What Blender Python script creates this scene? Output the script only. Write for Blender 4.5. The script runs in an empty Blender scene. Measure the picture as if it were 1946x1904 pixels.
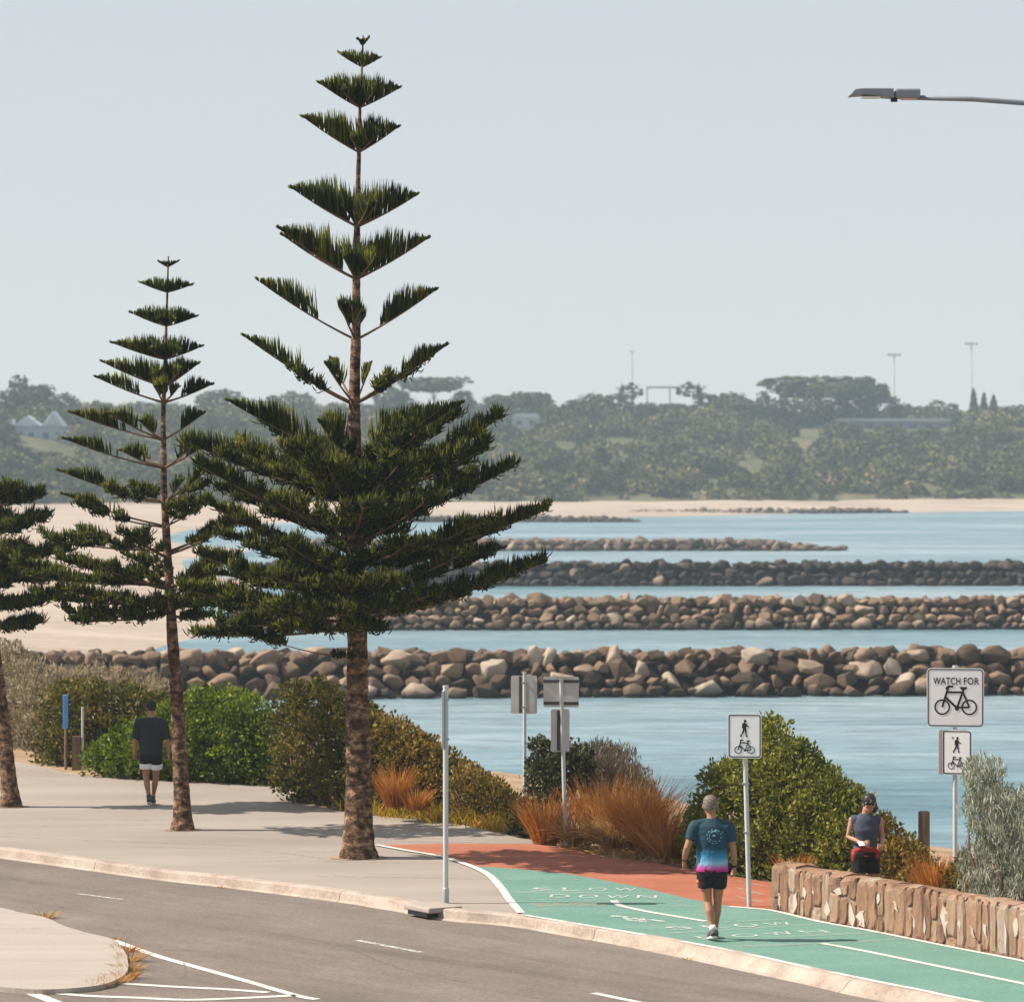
import bpy, bmesh, math, random
import numpy as np
from mathutils import Vector, Matrix, noise as mnoise
from mathutils.bvhtree import BVHTree

rng = np.random.default_rng(11)
random.seed(11)
SC = bpy.context.scene
COL = SC.collection
F, CX, HY, HC = 7200.0, 973.0, 870.0, 6.0     # photo measured on a 1946 px wide copy: focal, centre, horizon, eye height
ZW = -4.0                                     # sea level; the promenade is z = 0
ZR = -0.13                                    # road

def P(x, y, Y):
    return np.array([(x - CX) / F * Y, Y, HC - (y - HY) / F * Y])
def G(x, y, z=0.0):
    return P(x, y, F * (HC - z) / (y - HY))
def norm(v):
    v = np.asarray(v, float)
    return v / (np.linalg.norm(v, axis=-1, keepdims=True) + 1e-9)
UP = np.array([0, 0, 1.0])

# ------------------------------------------------------------------ tagging
def tag(o, label=None, cat=None, group=None, kind=None):
    if label: o['label'] = label
    if cat: o['category'] = cat
    if group: o['group'] = group
    if kind: o['kind'] = kind
    return o
def empty(name, loc, label, cat, group=None, rz=0.0):
    o = bpy.data.objects.new(name, None)
    COL.objects.link(o)
    o.location = loc
    o.rotation_euler = (0, 0, rz)
    o.empty_display_size = 0.2
    return tag(o, label, cat, group)

# ------------------------------------------------------------------ mesh building
def link(name, me, mats, parent=None, smooth=False):
    if not isinstance(mats, (list, tuple)): mats = [mats]
    for m in mats: me.materials.append(m)
    if smooth: me.polygons.foreach_set('use_smooth', [True] * len(me.polygons))
    o = bpy.data.objects.new(name, me)
    COL.objects.link(o)
    if parent is not None: o.parent = parent
    return o
def fast_mesh(name, V, quads=None, tris=None):
    me = bpy.data.meshes.new(name)
    V = np.asarray(V, np.float32).reshape(-1, 3)
    nq = 0 if quads is None else len(quads)
    nt = 0 if tris is None else len(tris)
    idx = []
    if nq: idx.append(np.asarray(quads, np.int32).ravel())
    if nt: idx.append(np.asarray(tris, np.int32).ravel())
    idx = np.concatenate(idx)
    starts = np.concatenate([np.arange(nq) * 4, nq * 4 + np.arange(nt) * 3]).astype(np.int32)
    me.vertices.add(len(V)); me.vertices.foreach_set('co', V.ravel())
    me.loops.add(len(idx)); me.loops.foreach_set('vertex_index', idx)
    me.polygons.add(nq + nt); me.polygons.foreach_set('loop_start', starts)
    me.update(calc_edges=True)
    return me

class MB:
    def __init__(s): s.v = []; s.f = []; s.m = []; s.mi = 0
    def add(s, vs, fs):
        o = len(s.v)
        s.v += [tuple(map(float, p)) for p in vs]
        s.f += [tuple(i + o for i in f) for f in fs]
        s.m += [s.mi] * len(fs)
    def box(s, c, d, rz=0.0):
        cx, cy, cz = c; a, b, h = d[0] / 2, d[1] / 2, d[2] / 2
        ca, sa = math.cos(rz), math.sin(rz)
        vs = []
        for z in (-h, h):
            for x, y in ((-a, -b), (a, -b), (a, b), (-a, b)):
                vs.append((cx + x * ca - y * sa, cy + x * sa + y * ca, cz + z))
        s.add(vs, [(3, 2, 1, 0), (4, 5, 6, 7), (0, 1, 5, 4), (1, 2, 6, 5), (2, 3, 7, 6), (3, 0, 4, 7)])
    def tube(s, pts, radii, n=10, caps=True, ry=None):
        pts = [np.asarray(p, float) for p in pts]
        if not hasattr(radii, '__len__'): radii = [radii] * len(pts)
        rings = []; prev = None
        for i, p in enumerate(pts):
            a = pts[max(i - 1, 0)]; b = pts[min(i + 1, len(pts) - 1)]
            t = norm(b - a)
            ref = prev if prev is not None else (np.array([1, 0, 0.]) if abs(t[0]) < 0.8 else np.array([0, 1., 0]))
            x = norm(ref - t * np.dot(ref, t)); y = np.cross(t, x); prev = x
            r = radii[i]; r2 = r if ry is None else ry[i]
            rings.append([p + x * r * math.cos(2 * math.pi * k / n) + y * r2 * math.sin(2 * math.pi * k / n) for k in range(n)])
        vs = [v for ring in rings for v in ring]; fs = []
        for i in range(len(pts) - 1):
            for k in range(n):
                k2 = (k + 1) % n
                fs.append((i * n + k, i * n + k2, (i + 1) * n + k2, (i + 1) * n + k))
        if caps:
            fs.append(tuple(range(n - 1, -1, -1)))
            fs.append(tuple((len(pts) - 1) * n + k for k in range(n)))
        s.add(vs, fs)
    def loft(s, rings):              # rings: (cx, cy, z, rx, ry)
        n = 24; vs = []; fs = []
        for cx, cy, z, rx, ry in rings:
            for k in range(n):
                a = 2 * math.pi * k / n
                vs.append((cx + rx * math.cos(a), cy + ry * math.sin(a), z))
        for i in range(len(rings) - 1):
            for k in range(n):
                k2 = (k + 1) % n
                fs.append((i * n + k, i * n + k2, (i + 1) * n + k2, (i + 1) * n + k))
        fs.append(tuple(range(n - 1, -1, -1)))
        fs.append(tuple((len(rings) - 1) * n + k for k in range(n)))
        s.add(vs, fs)
    def ball(s, c, r, n=12):
        if not hasattr(r, '__len__'): r = (r, r, r)
        rings = []
        for i in range(1, n):
            a = math.pi * i / n
            rings.append((c[0], c[1], c[2] - r[2] * math.cos(a), r[0] * math.sin(a), r[1] * math.sin(a)))
        s.loft(rings)
    def prism_xz(s, poly, y0, y1):   # polygon in the xz plane, extruded along y
        n = len(poly)
        vs = [(x, y0, z) for x, z in poly] + [(x, y1, z) for x, z in poly]
        fs = [tuple(range(n)), tuple(range(2 * n - 1, n - 1, -1))]
        fs += [(i, i + n, (i + 1) % n + n, (i + 1) % n) for i in range(n)]
        s.add(vs, fs)
    def ring_xz(s, outer, inner, y0, y1):
        n = len(outer)
        vs = [(x, y0, z) for x, z in outer] + [(x, y0, z) for x, z in inner] + [(x, y1, z) for x, z in outer] + [(x, y1, z) for x, z in inner]
        fs = []
        for i in range(n):
            j = (i + 1) % n
            fs += [(i, j, n + j, n + i), (2 * n + i, 3 * n + i, 3 * n + j, 2 * n + j), (i, 2 * n + i, 2 * n + j, j), (n + i, n + j, 3 * n + j, 3 * n + i)]
        s.add(vs, fs)
    def line_xz(s, a, b, w, y0, y1):
        a = np.array(a, float); b = np.array(b, float)
        d = norm(b - a); nrm = np.array([-d[1], d[0]]) * w / 2
        s.prism_xz([a - nrm, b - nrm, b + nrm, a + nrm], y0, y1)
    def mesh(s, name):
        me = bpy.data.meshes.new(name)
        me.from_pydata(s.v, [], s.f)
        me.polygons.foreach_set('material_index', s.m)
        bm = bmesh.new(); bm.from_mesh(me)
        bmesh.ops.recalc_face_normals(bm, faces=bm.faces)
        bm.to_mesh(me); bm.free()
        return me
    def build(s, name, mats, parent=None, smooth=False):
        return link(name, s.mesh(name), mats, parent, smooth)

def bevel(o, w, seg=2):
    m = o.modifiers.new('bevel', 'BEVEL'); m.width = w; m.segments = seg; m.limit_method = 'ANGLE'
    return o
def flat_poly(name, pts, z, mat, parent=None, depth=0.0, cut=0.0):
    bm = bmesh.new()
    f = bm.faces.new([bm.verts.new((p[0], p[1], z)) for p in pts])
    if f.normal.z < 0 or f.calc_area() == 0:
        f.normal_update()
        if f.normal.z < 0: f.normal_flip()
    if depth:
        r = bmesh.ops.extrude_face_region(bm, geom=[f])
        bmesh.ops.translate(bm, verts=[v for v in r['geom'] if isinstance(v, bmesh.types.BMVert)], vec=(0, 0, -depth))
    bmesh.ops.triangulate(bm, faces=[f for f in bm.faces if len(f.verts) > 4])
    bmesh.ops.recalc_face_normals(bm, faces=bm.faces)
    me = bpy.data.meshes.new(name); bm.to_mesh(me); bm.free()
    if not depth and len(me.polygons) and me.polygons[0].normal.z < 0: me.flip_normals()
    return link(name, me, mat, parent)
def smooth_line(pts, n=8):
    pts = [np.asarray(p, float) for p in pts]; out = []
    for i in range(len(pts) - 1):
        p0 = pts[max(i - 1, 0)]; p1 = pts[i]; p2 = pts[i + 1]; p3 = pts[min(i + 2, len(pts) - 1)]
        for k in range(n):
            t = k / n
            out.append(0.5 * (2 * p1 + (p2 - p0) * t + (2 * p0 - 5 * p1 + 4 * p2 - p3) * t * t + (3 * p1 - p0 - 3 * p2 + p3) * t ** 3))
    out.append(pts[-1]); return out
def strip(mb, line, w, z, skip=None):
    line = [np.asarray(p, float)[:2] for p in line]; vs = []
    for i, p in enumerate(line):
        d = norm(line[min(i + 1, len(line) - 1)] - line[max(i - 1, 0)]); nn = np.array([-d[1], d[0]]) * w / 2
        vs += [(*(p - nn), z), (*(p + nn), z)]
    mb.add(vs, [(2 * i, 2 * i + 2, 2 * i + 3, 2 * i + 1) for i in range(len(line) - 1) if skip is None or not skip(i)])

def remesh(mb, voxel, wrinkle=0.0, wscale=0.12, smooth_it=4):
    me = mb.mesh('tmp'); o = bpy.data.objects.new('tmp', me); COL.objects.link(o)
    r = o.modifiers.new('r', 'REMESH'); r.mode = 'VOXEL'; r.voxel_size = voxel
    s = o.modifiers.new('s', 'SMOOTH'); s.iterations = smooth_it; s.factor = 0.5
    if wrinkle:
        tx = bpy.data.textures.new('folds', 'CLOUDS'); tx.noise_scale = wscale; tx.noise_depth = 2
        d = o.modifiers.new('d', 'DISPLACE'); d.texture = tx; d.strength = wrinkle; d.mid_level = 0.5
    dg = bpy.context.evaluated_depsgraph_get()
    out = bpy.data.meshes.new_from_object(o.evaluated_get(dg))
    bpy.data.objects.remove(o); bpy.data.meshes.remove(me)
    out.materials.clear()
    return out

# ------------------------------------------------------------------ materials
def new_mat(name):
    m = bpy.data.materials.new(name); m.use_nodes = True
    nt = m.node_tree; b = nt.nodes['Principled BSDF']
    b.inputs['Specular IOR Level'].default_value = 0.3
    return m, nt, b
def ramp(nt, stops, interp='LINEAR'):
    r = nt.nodes.new('ShaderNodeValToRGB'); r.color_ramp.interpolation = interp
    e = r.color_ramp.elements
    while len(e) < len(stops): e.new(0.5)
    for el, (p, c) in zip(e, stops): el.position = p; el.color = (*c, 1)
    return r
def tex_noise(nt, scale, detail=4, rough=0.6, vec=None, stretch=None):
    n = nt.nodes.new('ShaderNodeTexNoise')
    n.inputs['Scale'].default_value = scale; n.inputs['Detail'].default_value = detail; n.inputs['Roughness'].default_value = rough
    if vec is None:
        g = nt.nodes.new('ShaderNodeNewGeometry'); vec = g.outputs['Position']
    if stretch:
        mp = nt.nodes.new('ShaderNodeMapping'); mp.inputs['Scale'].default_value = stretch
        nt.links.new(vec, mp.inputs['Vector']); vec = mp.outputs['Vector']
    nt.links.new(vec, n.inputs['Vector']); return n
def mixc(nt, a, b, fac, mode='MIX'):
    m = nt.nodes.new('ShaderNodeMix'); m.data_type = 'RGBA'; m.blend_type = mode
    for sock, val in ((m.inputs[6], a), (m.inputs[7], b), (m.inputs[0], fac)):
        if hasattr(val, 'is_output') or hasattr(val, 'links'): nt.links.new(val, sock)
        elif isinstance(val, (int, float)): sock.default_value = val
        else: sock.default_value = (*val, 1)
    return m.outputs[2]
def bump(nt, b, h, strength, dist=0.02):
    bp = nt.nodes.new('ShaderNodeBump'); bp.inputs['Strength'].default_value = strength; bp.inputs['Distance'].default_value = dist
    nt.links.new(h, bp.inputs['Height']); nt.links.new(bp.outputs['Normal'], b.inputs['Normal'])
def mat_noise(name, stops, scale, rough=0.9, detail=6, stretch=None, bstr=0.3, bdist=0.02, fine=None, fine_amt=0.35, metal=0.0):
    m, nt, b = new_mat(name)
    n = tex_noise(nt, scale, detail, 0.62, None, stretch)
    r = ramp(nt, stops); nt.links.new(n.outputs['Fac'], r.inputs['Fac']); c = r.outputs['Color']
    if fine:
        n2 = tex_noise(nt, fine, 3, 0.7)
        r2 = ramp(nt, [(0.3, (0.55,) * 3), (0.7, (1.25,) * 3)]); nt.links.new(n2.outputs['Fac'], r2.inputs['Fac'])
        c = mixc(nt, c, r2.outputs['Color'], fine_amt, 'MULTIPLY')
        if bstr: bump(nt, b, n2.outputs['Fac'], bstr, bdist)
    elif bstr: bump(nt, b, n.outputs['Fac'], bstr, bdist)
    nt.links.new(c, b.inputs['Base Color']); b.inputs['Roughness'].default_value = rough; b.inputs['Metallic'].default_value = metal
    return m
def mat_plain(name, c, rough=0.6, metal=0.0, var=0.12, scale=6.0):
    return mat_noise(name, [(0.25, tuple(x * (1 - var) for x in c)), (0.75, tuple(min(1, x * (1 + var)) for x in c))], scale, rough, bstr=0.0, metal=metal)
def mat_leaf(name, stops, trans=0.35, rough=0.55, clump=1.2, spec=0.15, isl=0.6):
    m, nt, b = new_mat(name)
    g = nt.nodes.new('ShaderNodeNewGeometry')
    n = tex_noise(nt, clump, 2, 0.5)
    ad = nt.nodes.new('ShaderNodeMath'); ad.operation = 'MULTIPLY_ADD'
    nt.links.new(n.outputs['Fac'], ad.inputs[0]); ad.inputs[1].default_value = 1.1; 
    sb = nt.nodes.new('ShaderNodeMath'); sb.operation = 'MULTIPLY_ADD'
    nt.links.new(g.outputs['Random Per Island'], sb.inputs[0]); sb.inputs[1].default_value = isl; sb.inputs[2].default_value = -0.05 - isl * .5
    nt.links.new(sb.outputs[0], ad.inputs[2])
    r = ramp(nt, stops); nt.links.new(ad.outputs[0], r.inputs['Fac'])
    nt.links.new(r.outputs['Color'], b.inputs['Base Color']); b.inputs['Roughness'].default_value = rough; b.inputs['Specular IOR Level'].default_value = spec
    t = nt.nodes.new('ShaderNodeBsdfTranslucent'); nt.links.new(r.outputs['Color'], t.inputs['Color'])
    mx = nt.nodes.new('ShaderNodeMixShader'); mx.inputs[0].default_value = trans
    nt.links.new(b.outputs[0], mx.inputs[1]); nt.links.new(t.outputs[0], mx.inputs[2])
    nt.links.new(mx.outputs[0], nt.nodes['Material Output'].inputs['Surface'])
    return m

M = {}
M['asphalt'] = mat_noise('asphalt', [(0.3, (0.1458, 0.1221, 0.1056)), (0.55, (0.1705, 0.1441, 0.1254)), (0.75, (0.1925, 0.165, 0.1441))], 0.9, 0.92, 8, (1.0, 0.8, 1), 0.6, 0.008, fine=26, fine_amt=0.75)
nt_ = M['asphalt'].node_tree; b_ = nt_.nodes['Principled BSDF']; src_ = b_.inputs['Base Color'].links[0].from_socket
mp_ = nt_.nodes.new('ShaderNodeMapping'); mp_.vector_type = 'TEXTURE'; mp_.inputs['Rotation'].default_value = (0, 0, math.radians(-48)); mp_.inputs['Scale'].default_value = (9, .75, 1)
g_ = nt_.nodes.new('ShaderNodeNewGeometry'); nt_.links.new(g_.outputs['Position'], mp_.inputs['Vector'])
n_ = tex_noise(nt_, 1.0, 6, 0.65, mp_.outputs['Vector']); r_ = ramp(nt_, [(0.32, (.80, .77, .75)), (0.5, (1.0, .99, .97)), (0.68, (1.16, 1.12, 1.08))]); nt_.links.new(n_.outputs['Fac'], r_.inputs['Fac'])
nt_.links.new(mixc(nt_, src_, r_.outputs['Color'], 1.0, 'MULTIPLY'), b_.inputs['Base Color'])
M['concrete'] = mat_noise('pale_concrete', [(0.32, (0.2332, 0.1995, 0.1719)), (0.5, (0.2793, 0.2394, 0.2056)), (0.66, (0.3192, 0.2762, 0.2394))], 0.42, 0.9, 8, (0.3255, 0.95, 0.93), 0.35, 0.004, fine=30, fine_amt=0.3)
M['island'] = mat_noise('island_concrete', [(0.3, (0.31, 0.2666, 0.2294)), (0.7, (0.372, 0.3255, 0.2852))], 0.9, 0.9, 8, (0.3, 2.2, 1), 0.35, 0.004, fine=30, fine_amt=0.3)
M['kerb'] = mat_noise('kerb_concrete', [(0.30, (0.2511, 0.1946, 0.157)), (0.5, (0.3767, 0.3076, 0.2573)), (0.7, (0.4645, 0.3892, 0.3328))], 1.6, 0.9, 8, None, 0.5, 0.01, fine=22, fine_amt=0.5)
M['green'] = mat_noise('green_path_coating', [(0.3, (0.099, 0.2079, 0.1683)), (0.55, (0.1221, 0.2376, 0.1947)), (0.75, (0.1551, 0.2673, 0.2244))], 0.9, 0.85, 8, (0.6, 1.3, 1), 0.3, 0.004, fine=24, fine_amt=0.5)
M['red'] = mat_noise('red_path_coating', [(0.3, (0.252, 0.0777, 0.0407)), (0.55, (0.336, 0.1147, 0.0629)), (0.75, (0.3864, 0.1591, 0.0999))], 1.1, 0.88, 8, (0.504, 0.95, 0.74), 0.3, 0.004, fine=24, fine_amt=0.5)
M['paint'] = mat_noise('white_road_paint', [(0.25, (0.39, 0.3666, 0.3276)), (0.5, (0.5772, 0.5616, 0.5226)), (0.8, (0.624, 0.6084, 0.5772))], 2.5, 0.7, 8, None, 0.2, 0.003, fine=25, fine_amt=0.3)
def worn_paint(name, c, lo, hi):
    m, nt, b = new_mat(name)
    n = tex_noise(nt, 9.0, 6, 0.75)
    r = ramp(nt, [(lo, (0, 0, 0)), (hi, (1, 1, 1))]); nt.links.new(n.outputs['Fac'], r.inputs['Fac'])
    b.inputs['Base Color'].default_value = (*c, 1); b.inputs['Roughness'].default_value = 0.8
    nt.links.new(r.outputs['Color'], b.inputs['Alpha']); return m
M['worn'] = worn_paint('worn_white_paint', (0.544, 0.56, 0.512), 0.36, 0.60)
M['faint'] = worn_paint('faint_white_paint', (0.4125, 0.42, 0.375), 0.42, 0.85)
M['stain'] = worn_paint('worn_patch', (0.42, 0.329, 0.266), 0.40, 0.85)
M['dark_stain'] = worn_paint('dark_seam', (.17, .15, .13), 0.40, 0.9)
M['sand'] = mat_noise('beach_sand', [(0.34, (.27, .215, .17)), (0.5, (.345, .28, .225)), (0.66, (.40, .33, .27))], 0.12, 0.95, 8, (0.5, 1.5, 1), 0.5, 0.08, fine=0.9, fine_amt=0.3)
M['soil'] = mat_noise('dry_soil', [(0.3, (0.192, 0.12, 0.068)), (0.5, (0.32, 0.216, 0.132)), (0.75, (0.432, 0.32, 0.216))], 0.9, 0.95, 8, None, 0.6, 0.05, fine=14, fine_amt=0.5)
M['hill'] = mat_noise('hill_ground', [(0.36, (.045, .055, .024)), (0.5, (.085, .085, .04)), (0.66, (.145, .125, .065))], 0.05, 0.95, 8, None, 0.6, 0.5, fine=0.5, fine_amt=0.8)
M['rock'] = None
def mat_rock(name, stops, wet):
    m, nt, b = new_mat(name)
    oi = nt.nodes.new('ShaderNodeNewGeometry'); g = oi
    n = tex_noise(nt, 1.8, 8, 0.7)
    ad = nt.nodes.new('ShaderNodeMath'); ad.operation = 'MULTIPLY_ADD'
    nt.links.new(oi.outputs['Random Per Island'], ad.inputs[0]); ad.inputs[1].default_value = 0.62
    ob = nt.nodes.new('ShaderNodeObjectInfo')
    ad2 = nt.nodes.new('ShaderNodeMath'); ad2.operation = 'MULTIPLY_ADD'
    nt.links.new(ob.outputs['Random'], ad2.inputs[0]); ad2.inputs[1].default_value = 0.55
    m3 = nt.nodes.new('ShaderNodeMath'); m3.operation = 'MULTIPLY_ADD'
    nt.links.new(n.outputs['Fac'], m3.inputs[0]); m3.inputs[1].default_value = 0.6; m3.inputs[2].default_value = -0.3
    nt.links.new(m3.outputs[0], ad2.inputs[2]); nt.links.new(ad2.outputs[0], ad.inputs[2])
    fr = nt.nodes.new('ShaderNodeMath'); fr.operation = 'FRACT'
    md = nt.nodes.new('ShaderNodeClamp'); nt.links.new(ad.outputs[0], md.inputs[0])
    r = ramp(nt, stops); nt.links.new(md.outputs[0], r.inputs['Fac']); c = r.outputs['Color']
    # dark weed band at the waterline of the stones themselves
    sx = nt.nodes.new('ShaderNodeSeparateXYZ'); nt.links.new(g.outputs['Position'], sx.inputs[0])
    mr = nt.nodes.new('ShaderNodeMapRange'); nt.links.new(sx.outputs['Z'], mr.inputs[0])
    mr.inputs[1].default_value = ZW + wet[0]; mr.inputs[2].default_value = ZW + wet[1]
    c = mixc(nt, (.035, .028, .02), c, mr.outputs[0])
    nt.links.new(c, b.inputs['Base Color']); b.inputs['Roughness'].default_value = 0.88
    n2 = tex_noise(nt, 5.0, 8, 0.7); bump(nt, b, n2.outputs['Fac'], 0.7, 0.08)
    return m
M['rock'] = mat_rock('tan_boulder', [(0.0, (.035, .025, .018)), (0.3, (.105, .07, .045)), (0.6, (.195, .13, .083)), (0.88, (.27, .195, .135)), (1.0, (.35, .285, .22))], (0.1, 0.55))
M['rock_mid'] = mat_rock('brown_boulder', [(0.0, (0.031, 0.0248, 0.0217)), (0.4, (0.1054, 0.0775, 0.0558)), (0.8, (0.1984, 0.1426, 0.1023)), (1.0, (0.2604, 0.2108, 0.1674))], (0.1, 0.5))
M['rock_dark'] = mat_rock('dark_boulder', [(0.0, (.012, .011, .011)), (0.5, (.032, .028, .025)), (0.85, (.07, .055, .043)), (1.0, (.2, .15, .11))], (0.1, 0.6))
M['crevice'] = mat_plain('crevice_shade_black', (.012, .010, .009), 0.95)  # near-black core colour paints in the shade between the boulders
M['galv'] = mat_noise('galvanised_steel', [(0.3, (0.357, 0.374, 0.3825)), (0.7, (0.476, 0.493, 0.493))], 9, 0.45, 4, None, 0, metal=0.35)
M['lamp_grey'] = mat_plain('lamp_grey', (.20, .225, .25), 0.5)
M['post_white'] = mat_noise('grey_white_post', [(0.3, (0.425, 0.459, 0.4505)), (0.7, (0.51, 0.5355, 0.527))], 5, 0.5, 4, None, 0, metal=0.1)
M['sign_back'] = mat_noise('sign_back_aluminium', [(0.3, (.47, .46, .45)), (0.7, (.56, .55, .54))], 4, 0.5, 4, None, 0, metal=0.1)
M['sign_white'] = mat_plain('sign_white', (.82, .82, .83), 0.45, var=0.05)
M['sign_tan'] = mat_plain('faded_tan_panel', (.60, .50, .43), 0.6, var=0.08)
M['black'] = mat_plain('sign_black', (.014, .015, .018), 0.5)
M['dark_rail'] = mat_plain('dark_rail', (.06, .065, .075), 0.6)
M['timber'] = mat_noise('weathered_timber', [(0.3, (0.096, 0.064, 0.044)), (0.7, (0.24, 0.172, 0.12))], 9, 0.9, 6, (3, 3, 0.3), 0.5, 0.01)
M['blue'] = mat_plain('blue_plastic', (.10, .28, .58), 0.5)
M['bark'] = mat_noise('pine_bark', [(0.36, (.022, .013, .009)), (0.46, (.085, .046, .027)), (0.55, (.22, .125, .07)), (0.66, (.40, .29, .20))], 7.0, 0.95, 9, (1, 1, 1.5), 1.0, 0.05, fine=26, fine_amt=0.7)
M['bark_young'] = mat_noise('young_pine_bark', [(0.3, (0.096, 0.05625, 0.035)), (0.7, (0.208, 0.1237, 0.077))], 5, 0.9, 6, (0.8, 0.75, 0.95), 0.6, 0.02)
M['pine'] = mat_leaf('pine_foliage', [(0.1, (.008, .013, .002)), (0.5, (.027, .036, .004)), (0.9, (.135, .135, .014))], 0.14, 0.6, 1.6, 0.05)
M['leaf_green'] = mat_leaf('bright_green_leaf', [(0.05, (.028, .052, .005)), (0.5, (.10, .155, .012)), (0.95, (.27, .30, .03))], 0.35, 0.45, 2.2)
M['leaf_olive'] = mat_leaf('olive_leaf', [(0.05, (.03, .036, .007)), (0.5, (.095, .098, .015)), (0.9, (.25, .18, .04)), (1.0, (.36, .25, .1))], 0.3, 0.5, 1.5)
M['leaf_hedge'] = mat_leaf('waxy_hedge_leaf', [(0.05, (.032, .046, .007)), (0.45, (.125, .145, .022)), (0.8, (.27, .265, .05)), (1.0, (.42, .38, .13))], 0.3, 0.4, 1.7)
M['leaf_brown'] = mat_leaf('brown_olive_leaf', [(0.05, (.05, .045, .01)), (0.5, (.17, .125, .022)), (0.9, (.42, .26, .07)), (1.0, (.55, .38, .15))], 0.3, 0.6, 1.6)
M['leaf_dark'] = mat_leaf('dark_leaf', [(0.05, (.018, .026, .012)), (0.5, (.055, .065, .026)), (0.95, (.17, .17, .09))], 0.25, 0.5, 2.5)
M['leaf_grey'] = mat_leaf('grey_twiggy_leaf', [(0.05, (.10, .075, .05)), (0.5, (.20, .16, .115)), (0.95, (.34, .27, .19))], 0.3, 0.7, 2)
M['leaf_silver'] = mat_leaf('silver_leaf', [(0.05, (.12, .14, .095)), (0.5, (.29, .31, .235)), (0.95, (.48, .48, .38))], 0.25, 0.6, 2.2)
M['leaf_dune'] = mat_leaf('dune_scrub_leaf', [(0.05, (.10, .085, .04)), (0.5, (.25, .205, .12)), (0.95, (.46, .37, .24))], 0.3, 0.7, 1.2)
M['grass_orange'] = mat_leaf('orange_dry_grass', [(0.05, (0.2057, 0.07216, 0.0108)), (0.45, (0.4352, 0.1706, 0.03)), (0.9, (0.5538, 0.2755, 0.084)), (1.0, (0.5855, 0.3542, 0.162))], 0.4, 0.6, 2)
M['grass_straw'] = mat_leaf('straw_grass', [(0.05, (0.255, 0.1404, 0.042)), (0.5, (0.4675, 0.273, 0.098)), (0.95, (0.612, 0.4212, 0.21))], 0.4, 0.6, 2)
M['grass_yellow'] = mat_leaf('yellow_green_grass', [(0.05, (0.13, 0.1275, 0.0108)), (0.4, (0.38, 0.306, 0.027)), (0.7, (0.6, 0.34, 0.054)), (1.0, (0.72, 0.425, 0.18))], 0.4, 0.6, 2)
M['far_leaf'] = mat_leaf('far_scrub_leaf', [(0.15, (.010, .018, .010)), (0.40, (.036, .050, .022)), (0.58, (.11, .112, .045)), (0.80, (.27, .215, .115))], 0.06, 0.8, 0.15, 0.05, 0.22)
M['far_tree'] = mat_leaf('far_tree_leaf', [(0.1, (.016, .026, .009)), (0.5, (.05, .062, .018)), (0.9, (.15, .14, .05))], 0.2, 0.7, 0.3)
M['far_wood'] = mat_plain('far_trunk', (.20, .16, .12), 0.9)
M['far_white'] = mat_plain('white_wall', (.46, .47, .47), 0.7)
M['far_blue'] = mat_plain('pale_blue_wall', (.30, .38, .45), 0.7)
M['far_roof'] = mat_plain('pale_roof', (.52, .60, .64), 0.6)
M['far_glass'] = mat_plain('far_window', (.06, .09, .11), 0.2)
M['far_steel'] = mat_plain('far_steel', (.55, .55, .56), 0.6)

# wall stone: warm stones, pale mortar by island colour
def mat_wallstone():
    m, nt, b = new_mat('warm_wall_stone')
    g = nt.nodes.new('ShaderNodeNewGeometry')
    n = tex_noise(nt, 9, 9, 0.75, None, (1, 1, 0.4))
    ad = nt.nodes.new('ShaderNodeMath'); ad.operation = 'MULTIPLY_ADD'
    nt.links.new(g.outputs['Random Per Island'], ad.inputs[0]); ad.inputs[1].default_value = 0.7
    s = nt.nodes.new('ShaderNodeMath'); s.operation = 'MULTIPLY_ADD'
    nt.links.new(n.outputs['Fac'], s.inputs[0]); s.inputs[1].default_value = 1.8; s.inputs[2].default_value = -0.75
    nt.links.new(s.outputs[0], ad.inputs[2])
    r = ramp(nt, [(0.0, (.10, .06, .04)), (0.3, (.22, .125, .078)), (0.6, (.30, .185, .12)), (0.85, (.30, .235, .18)), (1.0, (.36, .31, .26))])
    nt.links.new(ad.outputs[0], r.inputs['Fac']); nt.links.new(r.outputs['Color'], b.inputs['Base Color'])
    b.inputs['Roughness'].default_value = 0.9; bump(nt, b, n.outputs['Fac'], 0.8, 0.03); return m
M['wallstone'] = mat_wallstone()
M['end_stone'] = mat_noise('pale_end_stone', [(0.36, (0.184, 0.115, 0.07475)), (0.48, (0.3105, 0.2185, 0.1552)), (0.58, (0.483, 0.414, 0.345))], 5, 0.9, 8, None, 0.6, 0.02)
M['wall_core'] = mat_plain('tan_mortar_joint', (.20, .15, .11), 0.95)  # mid tan mortar colour behind the stones
M['mortar'] = mat_noise('pale_mortar', [(0.3, (0.363, 0.3036, 0.2508)), (0.7, (0.4752, 0.4224, 0.363))], 6, 0.9, 6, None, 0.4, 0.01)

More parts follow.
